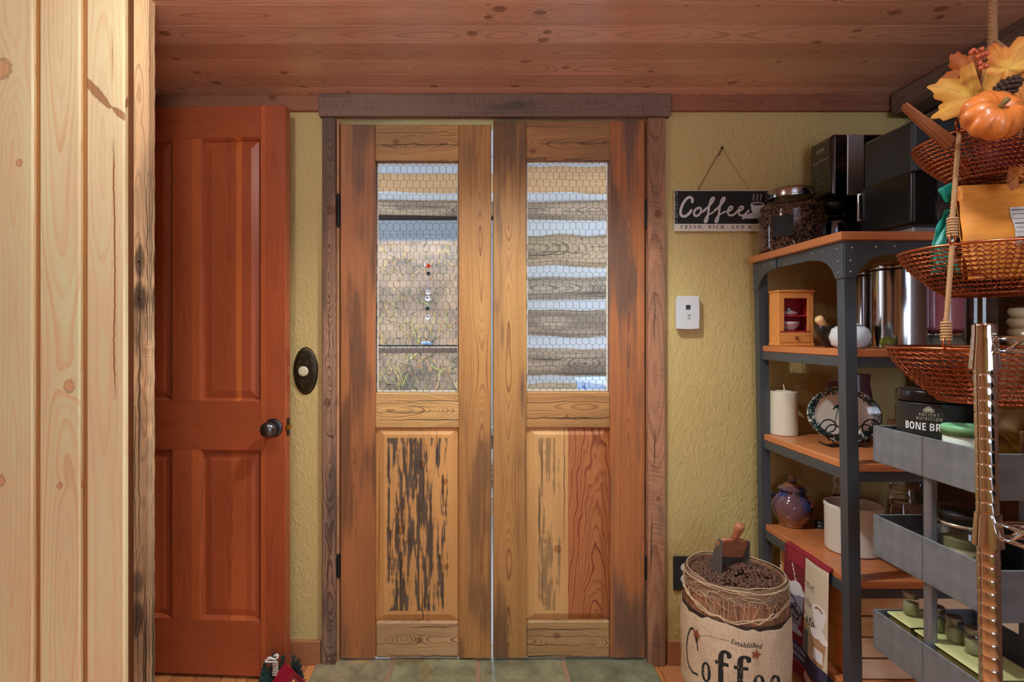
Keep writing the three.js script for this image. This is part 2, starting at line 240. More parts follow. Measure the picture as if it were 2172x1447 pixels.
{ // floor: slate threshold tiles between wood planks
  const f = structGroup('floor', 'wood plank floor with slate tiles before the double doors');
  obj('subfloor', boxAt([RX0 - 0.1, RX1 + 0.1], [-0.08, -0.012], [-WT, RZ1 + 0.12]), solid(0x8a6a58, 0.9, 0, 1.1), f);
  const slate = (seed, base) => { const b = lin(base, 2.2); const t = dataTex(220, 220, (u, v, o) => { const a = fbm(u * 5 + seed, v * 5, 4), q = fbm(u * 18 + seed, v * 13 + 5, 3), rust = sstep(0.12, 0.5, fbm(u * 3 + seed * 2, v * 3 + 1, 3)); for (let k = 0; k < 3; k++) o[k] = b[k] * (1 + 0.55 * a + 0.3 * q); o[0] *= 1 + 0.35 * rust; o[2] *= 1 - 0.3 * rust; }); const m = phy({ map: t, bumpMap: t, bumpScale: 0.003, roughness: 0.38, clearcoat: 0.3, clearcoatRoughness: 0.35 }); m.userData = { w: 0.34, l: 0.34 }; return m; };
  const sm = [slate(1, 0x6c6650), slate(4, 0x66664e), slate(7, 0x62604a), slate(11, 0x5a5c48)];
  const xs = [-0.585, -0.318, -0.302, -0.002, 0.014, 0.314, 0.330, 0.645];
  for (let row = 0; row < 2; row++) for (let i = 0; i < 4; i++) board('slate_tile', [xs[2 * i], xs[2 * i + 1]], [-0.012, 0.007 + 0.0015 * ((i + row) % 2)], [row ? 0.193 : -0.11, row ? 0.48 : 0.178], sm[(i + row * 2) % 4], 2, f, 0.0025, i * 0.3 + row * 0.2);
  obj('grout', boxAt([-0.585, 0.645], [-0.012, 0.004], [-WT, 0.48]), solid(0x9a7a62, 0.9, 0, 1.2), f);
  const fm = [0, 1, 2].map((i) => woodMat({ w: 0.09, l: 1.9, seed: 50 + i, light: [0xc88850, 0xba7a46, 0xb4764a][i], dark: 0x8a5230, nk: 2, ppm: 600, coat: 0.3 }, 0.4, 0.0003));
  let k = 0;
  for (let x = RX0; x < RX1; x += 0.092, k++) {
    const a = Math.max(x, RX0), b = Math.min(x + 0.09, RX1), L = -0.587, R = 0.647;
    if (b <= L || a >= R) board('plank', [a, b], [-0.012, 0], [0, RZ1], fm[k % 3], 2, f, 0.002, 0, k * 0.31);
    else {
      if (a < L - 0.01) board('plank', [a, L], [-0.012, 0], [0, 0.487], fm[k % 3], 2, f, 0.002, 0, k * 0.31);
      if (b > R + 0.01) board('plank', [R, b], [-0.012, 0], [0, 0.487], fm[k % 3], 2, f, 0.002, 0, k * 0.31);
      board('plank', [a, b], [-0.012, 0], [0.49, RZ1], fm[k % 3], 2, f, 0.002, 0, k * 0.31);
    }
  }
}
{ // frieze boards under the ceiling and baseboards
  const fz = woodMat({ w: 0.06, l: 1.5, seed: 61, light: 0x9a6248, dark: 0x6e3f2c, nk: 2, ppm: 800, K: 1.15 }, 0.6);
  const y0 = EYE + (708 - 234) * 2.07 / F;
  for (const [n, a, b] of [['trim_1', RX0, -0.575], ['trim_2', 0.705, RX1]]) { const o = board(n, [a, b], [y0, CEIL], [0, 0.02], fz, 0, scene, 0.002, 0.1, a * 0.3); o.userData = { kind: 'structure', label: n === 'trim_1' ? 'frieze board along the ceiling above the red panel door' : 'frieze board along the ceiling above the coffee sign' }; }
  const bb = woodMat({ w: 0.09, l: 1.0, seed: 63, light: 0xa06a44, dark: 0x7c4a2e, ppm: 600 }, 0.6);
  for (const [n, a, b] of [['baseboard_left', RX0, OP[0] - 0.065], ['baseboard_right', OP[1] + 0.07, RX1]]) { const o = board(n, [a, b], [0, 0.088], [0, 0.018], bb, 0, scene, 0.002, 0, a); o.userData = { kind: 'structure', label: n === 'baseboard_left' ? 'brown baseboard beside the red panel door' : 'brown baseboard below the wall outlet' }; }
}
{ // door casing: rough boards
  const lm = woodMat({ w: 0.052, l: 1.95, seed: 71, light: 0x92705a, dark: 0x553a2c, grey: 0x54463e, stain: 0.75, ppm: 1000, freq: 260, amp: 0.06, curl: 0.006, cracks: 3, saw: 0.12, contrast: 1.15, knots: [[0.15, 0.34, 0.013], [-0.1, -0.02, 0.012]] }, 0.8, 0.003);
  const rm = woodMat({ w: 0.068, l: 1.95, seed: 72, light: 0xa47658, dark: 0x744834, grey: 0x6e5648, stain: 0.5, ppm: 1000, freq: 120, amp: 0.06, cracks: 3, saw: 0.38, knots: [[0.05, 0.334, 0.011], [0.05, -0.2, 0.007]] }, 0.8, 0.003);
  const tm = woodMat({ w: 0.084, l: 1.3, seed: 73, light: 0x7c6458, dark: 0x58443c, grey: 0x4a423e, stain: 0.8, ppm: 1000, freq: 220, amp: 0.04, saw: 0.3, contrast: 0.6 }, 0.85, 0.003);
  const d = 2.066, Y = (p) => EYE - (p - CY) * d / F, X = (p) => (p - CX) * d / F;
  const tl = board('trim_3', [X(683), X(711)], [0.0, Y(249)], [0, 0.024], lm, 1, scene, 0.0025); tl.userData = { kind: 'structure', label: 'rough dark casing board on the doorbell side of the double doors' };
  const tr = board('trim_4', [X(1375), X(1412)], [0.0, Y(249)], [0, 0.024], rm, 1, scene, 0.0025); tr.userData = { kind: 'structure', label: 'rough reddish casing board on the coffee sign side of the double doors' };
  const tt = board('trim_5', [X(677), X(1422)], [Y(248), CEIL - 0.001], [0, 0.034], tm, 0, scene, 0.003); tt.userData = { kind: 'structure', label: 'grey rough sawn header board over the double doors' };
  const jm = woodMat({ w: 0.12, l: 1.95, seed: 74, light: 0xb08058, dark: 0x84583a, ppm: 600, grey: 0x6a5a50, stain: 0.4 }, 0.7);
  const j1 = board('trim_6', [X(711), OP[0] + 0.001], [0, OPTOP], [-WT, 0.004], jm, 1, scene, 0.001); j1.userData = { kind: 'structure', label: 'door jamb on the doorbell side' };
  const j2 = board('trim_7', [OP[1] - 0.001, X(1376)], [0, OPTOP], [-WT, 0.004], jm, 1, scene, 0.001); j2.userData = { kind: 'structure', label: 'door jamb on the coffee sign side' };
}
{ // rough beam along the right wall
  const bm = woodMat({ w: 0.1, l: 2, seed: 81, light: 0x7a6458, dark: 0x4c3c34, grey: 0x403832, stain: 0.6, ppm: 700, saw: 0.25, cracks: 4 }, 0.85, 0.003);
  const b = structGroup('ceiling_beam', 'rough grey beam along the ceiling over the shelf');
  board('beam_board', [1.508, 1.66], [2.006, CEIL - 0.002], [0.03, RZ1], bm, 2, b, 0.006);
  board('lower_board', [1.57, 1.66], [1.945, 1.985], [0.05, RZ1], bm, 2, b, 0.004, 0.3);
  obj('shaded_gap_strip', boxAt([1.60, 1.66], [1.985, 2.006], [0.05, RZ1]), M.black, b);  // black strip standing in for the shadowed groove between the boards
}

// ───────────── pine partition in the foreground
{
  const g = structGroup('wall_partition', 'pale knotty pine board partition in the foreground');
  const zf = CAMZ - 1.45, X = (p) => (p - CX) * 1.45 / F;
  const mk = (seed, knots, extra = {}) => woodMat({ w: 0.118, l: 2.1, seed, light: 0xecd8ac, dark: 0xd2aa78, ppm: 950, freq: 95, amp: 0.05, fy: 1.1, contrast: 0.5, knots, knot: [0.62, 0.42, 0.34], K: 1.28, ...extra }, 0.45, 0.0004);
  const ms = [mk(91, [[-0.2, 0.405, 0.022], [0.17, 0.29, 0.008], [-0.24, -0.098, 0.012], [0.1, -0.42, 0.01]]), mk(92, [[0.21, 0.017, 0.0135], [0.0, -0.104, 0.007]], { depth: 0.015, cx: 0.1, contrast: 0.75 }), mk(93, [], { contrast: 0.4, scars: [[-0.02, 0.897, 0.60, 0.858, 0.010], [0.68, 0.857, 0.98, 0.842, 0.008]], lines: [[0.65, 0.888, 0.957, 0.0014, 0.8], [0.70, 0.50, 0.82, 0.0018, 1.0]] }), mk(94, [[0.1, 0.2, 0.01]])];
  const tongue = mk(95, [], { light: 0xa87848, dark: 0x84562e });
  // boards from the corner outwards
  const edges = [[168, 266], [68, 172], [-36, 72], [-140, -32], [-244, -136], [-348, -240]];
  edges.forEach(([a, b], i) => {
    const x0 = X(a), x1 = X(b), m = ms[[2, 1, 0, 3, 1, 0][i]];
    board('plank', [x0 + 0.018, x1 - 0.003], [0, CEIL], [zf - 0.02, zf], m, 1, g, 0.004, 0, i > 3 ? 0.4 : 0);
    board('plank_tongue', [x0 - 0.004, x0 + 0.020], [0, CEIL], [zf - 0.02, zf - 0.011], tongue, 1, g, 0.001, 0.45, 0.21 * i);
  });
  obj('partition_core', boxAt([RX0, X(262)], [0, CEIL], [zf - 0.09, zf - 0.02]), solid(0x8a5a36, 0.8), g);
  const rough = woodMat({ w: 0.042, l: 2.1, seed: 97, light: 0xdcb88c, dark: 0x9a7050, grey: 0x6a5648, stain: 0.5, ppm: 1000, freq: 520, amp: 0.012, depth: 0.06, fy: 0.8, curl: 0.002, cracks: 9, contrast: 1.1, spots: [[0.4, 0.671, 0.5, 0.022, 0.72], [0.4, 0.625, 0.5, 0.022, 0.72], [0.2, 0.229, 0.6, 0.03, 0.7], [0.3, 0.273, 0.5, 0.02, 0.6], [0.5, 0.30, 1.2, 0.33, 0.5], [0.4, 0.60, 0.9, 0.05, 0.3]] }, 0.85, 0.004);
  const n = 70, rg = rng(5), pts = []; // ragged sawn edge
  for (let i = 0; i <= n; i++) pts.push([X(274), CEIL * i / n]);
  for (let i = n; i >= 0; i--) pts.push([X(304) + (rg() - 0.5) * 0.0022 + 0.002 * Math.abs(i / n - 0.5), CEIL * i / n]);
  const gg = prism(pts, 0.03, 0.001); gg.translate(0, 0, zf - 0.035); gg.computeBoundingBox();
  const cx = (X(274) + X(304)) / 2; gg.translate(-cx, -CEIL / 2, 0); grainUV(gg, 1, 0.042, 2.1);
  obj('rough_edge_board', gg, rough, g, [cx, CEIL / 2, 0]);
  for (const py of [555, 634]) obj('nail_hole', T(cyl(0.0028, 0.0028, 0.003, 8), X(285), EYE - (py - CY) * 1.47 / F, zf - 0.020, Math.PI / 2), M.black, g);
}

// ───────────── doors
function raisedPanel(w, h, zEdge, zField, bx, by, thick) {     // raised field with bevels, closed at the back
  const q = [[0, 0, zEdge], [w, 0, zEdge], [w, h, zEdge], [0, h, zEdge], [bx, by, zField], [w - bx, by, zField], [w - bx, h - by, zField], [bx, h - by, zField], [0, 0, zEdge - thick], [w, 0, zEdge - thick], [w, h, zEdge - thick], [0, h, zEdge - thick]].map((v) => [v[0] - w / 2, v[1] - h / 2, v[2]]);
  const f = [[4, 5, 6, 7], [0, 1, 5, 4], [1, 2, 6, 5], [2, 3, 7, 6], [3, 0, 4, 7], [9, 8, 11, 10], [8, 9, 1, 0], [9, 10, 2, 1], [10, 11, 3, 2], [11, 8, 0, 3]], pos = [];
  for (const [a, b, c, d] of f) for (const k of [a, b, c, a, c, d]) pos.push(...q[k]);
  const g = new THREE.BufferGeometry(); g.setAttribute('position', new THREE.Float32BufferAttribute(pos, 3)); g.computeVertexNormals(); return g;
}
function hexWire(w, h, r) {       // twisted hexagon netting, merged into one woven piece
  const sx = 0.0247, rowH = 0.0268, v = 0.0105, list = [], rg = rng(33);
  const seg = (a, b, rr = r) => { const A = [clamp(a[0], 0, w), clamp(a[1], 0, h)], B = [clamp(b[0], 0, w), clamp(b[1], 0, h)]; if (Math.hypot(A[0] - B[0], A[1] - B[1]) > 0.002) list.push(bar([A[0], A[1], a[2]], [B[0], B[1], b[2]], rr, 4)); };
  const wob = (x, y) => [x + 0.0022 * vn(x * 30 + 5, y * 24), y + 0.002 * vn(x * 26, y * 28 + 9), 0.003 * vn(x * 9, y * 9)];
  const rows = Math.ceil(h / rowH) + 1, cols = Math.ceil(w / sx) + 1;
  for (let j = 0; j < rows; j++) for (let i = -1; i < cols; i++) {
    const x = (i + (j % 2) * 0.5) * sx, y = j * rowH, top = wob(x, y + v), bot = wob(x, y - v);
    seg(bot, top, r * 1.35); seg(top, wob(x - sx / 2, y + rowH - v)); seg(top, wob(x + sx / 2, y + rowH - v));
  }
  for (const [a, b] of [[[0, 0, 0], [w, 0, 0]], [[0, h, 0], [w, h, 0]]]) list.push(bar(a, b, r));
  return merge(list);
}
function barnDoor(name, label, px, side, wood) {
  const S = 574.2, X = (p) => (p - CX) / S, Y = (p) => EYE - (p - CY) / S, g = structGroup(name, label), Z = [-0.038, 0];
  const { xl, xr, yt, yb, il, ir, glassT, glassB, midB, panT, panB } = px;
  board('stile', [X(xl), X(il)], [Y(yb), Y(yt)], Z, wood.s1, 1, g, 0.0025); board('stile', [X(ir), X(xr)], [Y(yb), Y(yt)], Z, wood.s2, 1, g, 0.0025);
  board('top_rail', [X(il), X(ir)], [Y(glassT), Y(yt)], [Z[0], -0.001], wood.r1, 0, g, 0.002);
  board('middle_rail', [X(il), X(ir)], [Y(midB), Y(glassB)], [Z[0], -0.001], wood.r2, 0, g, 0.003);
  board('bottom_rail', [X(il), X(ir)], [Y(yb), Y(panB)], [Z[0], -0.001], wood.r3, 0, g, 0.006);
  const w = X(ir) - X(il), h = Y(panT) - Y(panB), c = [(X(il) + X(ir)) / 2, (Y(panT) + Y(panB)) / 2];
  if (wood.p2) { // two boards glued side by side
    const f = 0.5, pg = raisedPanel(w, h, -0.018, -0.005, 0.032, 0.026, 0.012);
    const part = (lo, hi, m, mu) => { const q = pg.clone(), pos = q.attributes.position; for (let i = 0; i < pos.count; i++) pos.setX(i, clamp(pos.getX(i), lo, hi)); // field corners slide to the joint
      q.computeVertexNormals(); const cxx = (lo + hi) / 2; q.translate(-cxx, 0, 0); grainUV(q, 1, hi - lo, h); return obj('panel_board', q, m, g, [c[0] + cxx, c[1], 0]); };
    part(-w / 2, w / 2 - w * f, wood.p1); part(w / 2 - w * f, w / 2, wood.p2);
  } else { const pg = raisedPanel(w, h, -0.018, -0.005, 0.032, 0.026, 0.012); grainUV(pg, 1, w, h); obj('panel', pg, wood.p1, g, [c[0], c[1], 0]); }
  // stops round the opening and the netting
  const st = solid(0xe6dac6, 0.7, 0, 1.1), a = [X(il), X(ir)], b = [Y(glassB), Y(glassT)];
  for (const [x0, x1, y0, y1] of [[a[0], a[0] + 0.006, ...b], [a[1] - 0.006, a[1], ...b], [a[0] + 0.006, a[1] - 0.006, b[0], b[0] + 0.006], [a[0] + 0.006, a[1] - 0.006, b[1] - 0.006, b[1]]]) obj('stop_bead', boxAt([x0, x1], [y0, y1], [-0.036, -0.026]), st, g);
  obj('chicken_wire', hexWire(a[1] - a[0] - 0.004, b[1] - b[0] - 0.004, 0.00052), M.wire, g, [a[0] + 0.002, b[0] + 0.002, -0.022]).userData = { label: 'hexagonal chicken wire netting' };
  for (const [h0, h1] of px.hinges) { // barrel hinge
    const hx = side < 0 ? X(xl) - 0.006 : X(xr) + 0.004, len = Y(h0) - Y(h1), hg = [];
    for (let k = 0; k < 3; k++) hg.push(T(cyl(0.006, 0.006, len * 0.32, 12), hx, Y(h1) + len * (0.17 + k * 0.33), 0.006));
    hg.push(T(ball(0.005, 10, 8), hx, Y(h0) + 0.002, 0.006), T(ball(0.005, 10, 8), hx, Y(h1) - 0.002, 0.006), boxAt([hx - 0.002, hx + 0.002], [Y(h1), Y(h0)], [-0.03, 0.003], 0.0005));
    obj('hinge', hg, M.ironDark, g);
  }
  return g;
}
const dw = (seed, w, l, o = {}) => woodMat({ w, l, seed, light: 0xb87c4c, dark: 0x7e4626, grey: 0x543c2c, stain: 0.7, ppm: 1000, freq: 210, amp: 0.028, depth: 0.012, fy: 2.4, contrast: 1.15, K: 1.38, tint: [0.89, 1, 0.95], ...o }, 0.55, 0.0012);
const ST = 1.98, SW = 0.127;
barnDoor('door_2', 'barn wood door with chicken wire window, nearer the red panel door',
  { xl: 722, xr: 1042, yt: 264, yb: 1397, il: 796, ir: 973, glassT: 340, glassB: 834, midB: 908, panT: 908, panB: 1320, hinges: [[415, 480], [1177, 1222]] }, -1, {
    s1: dw(101, SW, ST, { light: 0xa8663e, dark: 0x7a4028, cx: -0.1, freq: 240, contrast: 0.8, stain: 0.75 }), s2: dw(102, SW, ST, { light: 0xb8804a, dark: 0x7c4424, cx: 0.12, stain: 0.62 }),
    r1: dw(103, 0.13, 0.31, { light: 0xc08c58, dark: 0x7a4c2c, knots: [[0.02, -0.25, 0.009]], cracks: 4, stain: 0.3, depth: 0.05, freq: 330, amp: 0.05 }), r2: dw(104, 0.13, 0.31, { light: 0xc89660, dark: 0x6e4a2e, cracks: 6, stain: 0.2, depth: 0.05, freq: 330, amp: 0.05 }), r3: dw(105, 0.13, 0.31, { light: 0xbe9068, dark: 0x7c5438, knots: [[0.0, 0.02, 0.011]], cracks: 5, stain: 0.2, depth: 0.05, freq: 330, amp: 0.05 }),
    p1: dw(106, 0.31, 0.72, { light: 0xcc9058, dark: 0xa06a3c, stain: 0, weather: [0.13, 0.87, 0.05, 0.95, 0.92], cracks: 7, contrast: 0.6, knots: [[0.05, 0.31, 0.012], [0.34, 0.22, 0.009], [0.35, -0.22, 0.009], [-0.2, -0.03, 0.014]] }) });
barnDoor('door_3', 'barn wood door with chicken wire window, nearer the coffee sign',
  { xl: 1046.5, xr: 1368, yt: 256, yb: 1396.5, il: 1117, ir: 1294, glassT: 338, glassB: 832, midB: 908, panT: 908, panB: 1318, hinges: [[427, 482], [1182, 1226]] }, 1, {
    s1: dw(111, SW, ST, { light: 0xb07c48, dark: 0x7a4a28, cx: -0.05, stain: 0.75 }), s2: dw(112, SW, ST, { light: 0xb0693c, dark: 0x74402a, grey: 0x5a473c, cx: 0.05, stain: 0.8 }),
    r1: dw(113, 0.14, 0.31, { light: 0xb47c4c, dark: 0x724628, cracks: 4, stain: 0.35, depth: 0.05, freq: 330, amp: 0.05, knots: [[-0.3, -0.42, 0.008]] }), r2: dw(114, 0.13, 0.31, { light: 0xbc8450, dark: 0x744a2a, cracks: 4, stain: 0.2, depth: 0.05, freq: 330, amp: 0.05, knots: [[-0.2, -0.02, 0.007]] }), r3: dw(115, 0.13, 0.31, { light: 0xb08458, dark: 0x745030, knots: [[0.12, -0.14, 0.011]], cracks: 5, stain: 0.25, depth: 0.05, freq: 330, amp: 0.05 }),
    p1: dw(116, 0.155, 0.72, { light: 0xc89460, dark: 0xa4713f, stain: 0, weather: [0.28, 0.82, 0.05, 0.95, 0.55], cracks: 4, contrast: 0.5, knots: [[0.25, -0.13, 0.012]] }), p2: dw(117, 0.155, 0.72, { light: 0xae683e, dark: 0x74341e, stain: 0, freq: 120, amp: 0.022, fy: 3.0, curl: 0.012, slope: 0.13, cx: 0.18, contrast: 1.35, depth: 0.05 }) });
{ // red four panel door standing open against the wall
  const g = structGroup('door_1', 'open reddish four panel wooden door with dark knob', [-0.6666, 0, 0.11]); g.rotation.y = -3.4 * Math.PI / 180;
  const rd = (seed, w, l, o = {}) => woodMat({ w, l, seed, light: 0x9c4c2a, dark: 0x7c361e, ppm: 700, freq: 420, amp: 0.02, depth: 0.12, fy: 0.7, contrast: 0.6, K: 1.42, coat: 0.25, ...o }, 0.42, 0.0003);
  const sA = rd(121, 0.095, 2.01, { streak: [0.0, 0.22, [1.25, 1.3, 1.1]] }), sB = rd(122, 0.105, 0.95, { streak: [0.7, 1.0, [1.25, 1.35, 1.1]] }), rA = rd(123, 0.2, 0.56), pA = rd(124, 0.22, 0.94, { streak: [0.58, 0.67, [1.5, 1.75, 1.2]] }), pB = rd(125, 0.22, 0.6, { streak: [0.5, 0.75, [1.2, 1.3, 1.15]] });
  const Z = [-0.042, 0], W = 0.722, top = 2.018, x = [-W, -W + 0.0925, -W + 0.309, -W + 0.413, -0.0925, 0], y = [0.012, 0.206, 0.805, 0.978, 1.906, top];
  board('stile', [x[0], x[1]], [y[0], top], Z, sA, 1, g, 0.003); board('stile', [x[4], x[5]], [y[0], top], Z, sA, 1, g, 0.003);
  board('bottom_rail', [x[1], x[4]], [y[0], y[1]], Z, rA, 0, g, 0.0015); board('lock_rail', [x[1], x[4]], [y[2], y[3]], Z, rA, 0, g, 0.0015); board('top_rail', [x[1], x[4]], [y[4], y[5]], Z, rA, 0, g, 0.0015);
  for (const [a, b] of [[y[1], y[2]], [y[3], y[4]]]) {
    board('mullion', [x[2], x[3]], [a, b], Z, sB, 1, g, 0.0015);
    for (const [c, d] of [[x[1], x[2]], [x[3], x[4]]]) {
      const w = d - c, h = b - a, p = raisedPanel(w, h, -0.019, -0.010, 0.036, 0.036, 0.006), m = h > 0.7 ? pA : pB; grainUV(p, 1, m.userData.w, m.userData.l);
      const po = obj('panel', p, m, g, [(c + d) / 2, (a + b) / 2, 0]);
      const mold = []; // sloped sticking round the panel
      const q = (w2, h2, z) => [[-w2 / 2, -h2 / 2, z], [w2 / 2, -h2 / 2, z], [w2 / 2, h2 / 2, z], [-w2 / 2, h2 / 2, z]], A = q(w, h, 0), B = q(w - 0.012, h - 0.012, -0.006), C = q(w - 0.022, h - 0.022, -0.018), pos = [];
      for (let k = 0; k < 4; k++) { const n = (k + 1) % 4; for (const [U, V] of [[A, B], [B, C]]) for (const v of [U[k], U[n], V[n], U[k], V[n], V[k]]) pos.push(...v); }
      const mg = new THREE.BufferGeometry(); mg.setAttribute('position', new THREE.Float32BufferAttribute(pos, 3)); mg.computeVertexNormals(); grainUV(mg, 1, 0.22, 0.94); void mold;
      obj('panel_moulding', mg, m, g, [(c + d) / 2, (a + b) / 2, 0]); void po;
    }
  }
  const kn = obj('knob', lathe([[0, 0], [0.012, 0], [0.011, 0.012], [0.012, 0.02], [0.022, 0.026], [0.0275, 0.036], [0.027, 0.046], [0.021, 0.055], [0.010, 0.0595], [0, 0.060]], 32), M.pewter, g, [-0.044, 0.886, 0.004], [Math.PI / 2, 0, 0]);
  obj('rose', lathe([[0, 0.006], [0.02, 0.006], [0.03, 0.003], [0.033, 0], [0, 0]], 32), solid(0x4e4e50, 0.35, 0.85, 1), kn, [0, -0.004, 0]);
  obj('latch_plate', boxAt([0, 0.002], [0.856, 0.918], [-0.033, -0.009], 0.0005), solid(0x2a241c, 0.5, 0.5, 1), g);
  obj('latch_bolt', prism([[0, 0], [0.011, 0], [0.004, 0.016], [0, 0.016]], 0.014, 0.001).rotateX(Math.PI / 2).translate(0.001, 0.888, -0.014), M.brass, g);
}

// ───────────── mudroom behind the double doors
const ZW = -1.70, D2 = CAMZ - ZW, BX = 1.9;
{
  const X2 = (p) => (p - CX) * D2 / F, Y2 = (p) => EYE - (p - CY) * D2 / F, wxx = [-1.0, 0.12], wyy = [0.58, Y2(503)];
  const g = structGroup('wall_far', 'grey weathered log wall with white chinking seen through the netting');
  const lm = [0, 1, 2, 3].map((i) => woodMat({ w: 0.3, l: 2.0, seed: 131 + i, light: [0xb8a48e, 0xb49e86, 0xbca688, 0xb4a692][i], dark: 0x64503e, grey: 0x5c5048, stain: 0.45, ppm: 500, freq: 170, amp: 0.05, cracks: 16, nk: 4, K: 1.3, contrast: 1.0 }, 0.85, 0.006));
  const peeled = woodMat({ w: 0.3, l: 2.0, seed: 139, light: 0xcca478, dark: 0x9c7448, ppm: 500, freq: 60, amp: 0.05, cracks: 3, nk: 3, K: 1.15, contrast: 0.4 }, 0.6, 0.003);
  const log = (y0, y1, x0, x1, m, seed) => { // uneven log, pushed through the wall plane
    const nx = Math.max(8, Math.round((x1 - x0) * 26)), na = 20, pos = [], uv = [], idx = [], h = (y1 - y0) / 2, yc = (y0 + y1) / 2;
    for (let i = 0; i <= nx; i++) { const x = x0 + (x1 - x0) * i / nx, e = 0.16 * h * vn(x * 2.2 + seed, 4), f = 0.14 * h * vn(x * 5 + seed, 9); for (let k = 0; k <= na; k++) { const a = -Math.PI / 2 + Math.PI * 2 * k / na, ca = Math.cos(a), sa = Math.sin(a), q = 1 + 0.05 * vn(x * 9 + seed, a * 3); pos.push(x, yc + f * 0.6 + Math.sign(sa) * Math.pow(Math.abs(sa), 0.75) * (h + e * 0.5) * q, -1.79 + Math.sign(ca) * Math.pow(Math.abs(ca), 0.8) * 0.10 * q); uv.push(x / 2, 2 * k / na); } }
    for (let i = 0; i < nx; i++) for (let k = 0; k < na; k++) { const a = i * (na + 1) + k, b = a + na + 1; idx.push(a, a + 1, b + 1, a, b + 1, b); }
    for (const i of [0, nx]) { const c = pos.length / 3; pos.push(i ? x1 : x0, yc, -1.79); uv.push(0, 0); for (let k = 0; k < na; k++) { const a = i * (na + 1) + k; idx.push(...(i ? [c, a, a + 1] : [c, a + 1, a])); } }
    const q = new THREE.BufferGeometry(); q.setAttribute('position', new THREE.Float32BufferAttribute(pos, 3)); const u2 = []; for (let i = 0; i < uv.length; i += 2) u2.push(uv[i + 1], uv[i] + seed * 0.13); q.setAttribute('uv', new THREE.Float32BufferAttribute(u2, 2)); q.setIndex(idx); q.computeVertexNormals();
    obj('log', q, m, g);
  };
  const rows = [[344, 410], [420, 467], [492, 568], [583, 639], [653, 718], [734, 802], [813, 880], [893, 958], [972, 1040], [1055, 1115], [1128, 1190], [1204, 1260], [1275, 1335]];
  rows.forEach(([a, b], i) => {
    const y1 = Y2(a), y0 = Y2(b), m = i === 0 ? peeled : lm[i % 4];
    if (i < 2) log(y0, y1, -BX, BX, m, i * 3.1 + 1); else if (y0 > wyy[0] - 0.04) { log(y0, y1, -BX, wxx[0] - 0.07, m, i * 3.1 + 40); log(y0, y1, wxx[1] + 0.07, BX, m, i * 3.1 + 1); } else log(y0, y1, -BX, BX, m, i * 3.1 + 1);
  });
  obj('chinking', merge([boxAt([-BX, wxx[0]], [0, 2.6], [-1.84, -1.735]), boxAt([wxx[1], BX], [0, 2.6], [-1.84, -1.735]), boxAt(wxx, [wyy[1], 2.6], [-1.84, -1.735]), boxAt(wxx, [0, wyy[0]], [-1.84, -1.735])]), M.chink, g);
  // painted boards above the top log on the window side
  const pb = solid(0xc8ccd4, 0.7, 0, 1.0);
  for (let k = 0; k < 3; k++) obj('painted_board', boxAt([-BX, 0.25], [2.285 + k * 0.105, 2.388 + k * 0.105], [-1.70, -1.672 + 0.004 * k], 0.003), pb, g);
  // window with header, sash bar, sill
  const w = structGroup('window_2', 'grey framed window in the log wall looking out on a dry hillside');
  const wf = solid(0x9aa2aa, 0.55, 0, 1.1), ws = solid(0x8a7468, 0.6, 0, 1.0);
  obj('header', boxAt([wxx[0] - 0.08, wxx[1] + 0.08], [wyy[1], Y2(470)], [-1.80, -1.655], 0.004), wf, w);
  obj('header_lip', boxAt([wxx[0] - 0.08, wxx[1] + 0.08], [wyy[1] - 0.012, wyy[1] + 0.006], [-1.78, -1.645], 0.003), wf, w);
  obj('dark_gap_strip', boxAt([wxx[0] - 0.08, wxx[1] + 0.08], [Y2(470), Y2(456)], [-1.80, -1.70], 0.002), solid(0x3c342e, 0.9), w);  // solid dark strip in place of the dark gap over the header
  for (const [a, b] of [[wxx[0] - 0.08, wxx[0] + 0.02], [wxx[1] - 0.02, wxx[1] + 0.08]]) obj('side_frame', boxAt([a, b], wyy, [-1.80, -1.66], 0.004), wf, w);
  obj('sill', boxAt([wxx[0] - 0.1, wxx[1] + 0.1], [wyy[0] - 0.035, wyy[0] + 0.02], [-1.82, -1.62], 0.004), wf, w);
  obj('sash_bar', boxAt([wxx[0], wxx[1]], [Y2(749), Y2(738)], [-1.76, -1.70], 0.003), ws, w);
  obj('sash_rod', T(cyl(0.005, 0.005, wxx[1] - wxx[0], 8), (wxx[0] + wxx[1]) / 2, Y2(733), -1.69, 0, 0, Math.PI / 2), solid(0x2a2420, 0.5), w);
  obj('pane', boxAt(wxx, [Y2(738), wyy[1]], [-1.742, -1.738]), M.glass, w); obj('pane', boxAt(wxx, [wyy[0], Y2(749)], [-1.742, -1.738]), M.glass, w);
  // side walls with unseen windows placed to light the logs, floor, ceiling
  for (const s of [-1, 1]) {
    const xr = s < 0 ? [-BX - 0.1, -BX] : [BX, BX + 0.1], zo = [-1.5, -0.35], yo = [0.7, 2.2];
    struct(s < 0 ? 'wall_mudroom_left' : 'wall_mudroom_right', merge([boxAt(xr, [0, yo[0]], [-1.84, -WT]), boxAt(xr, [yo[1], 2.6], [-1.84, -WT]), boxAt(xr, yo, [-1.84, zo[0]]), boxAt(xr, yo, [zo[1], -WT])]), M.whiteWall, 'white wall of the mudroom at the side');
    const wn = structGroup(s < 0 ? 'window_3' : 'window_4', 'unseen side window placed to light the mudroom logs');
    obj('window_frame', merge([boxAt(xr, [yo[0], yo[0] + 0.05], zo), boxAt(xr, [yo[1] - 0.05, yo[1]], zo), boxAt(xr, yo, [zo[0], zo[0] + 0.05]), boxAt(xr, yo, [zo[1] - 0.05, zo[1]])]), M.white, wn);
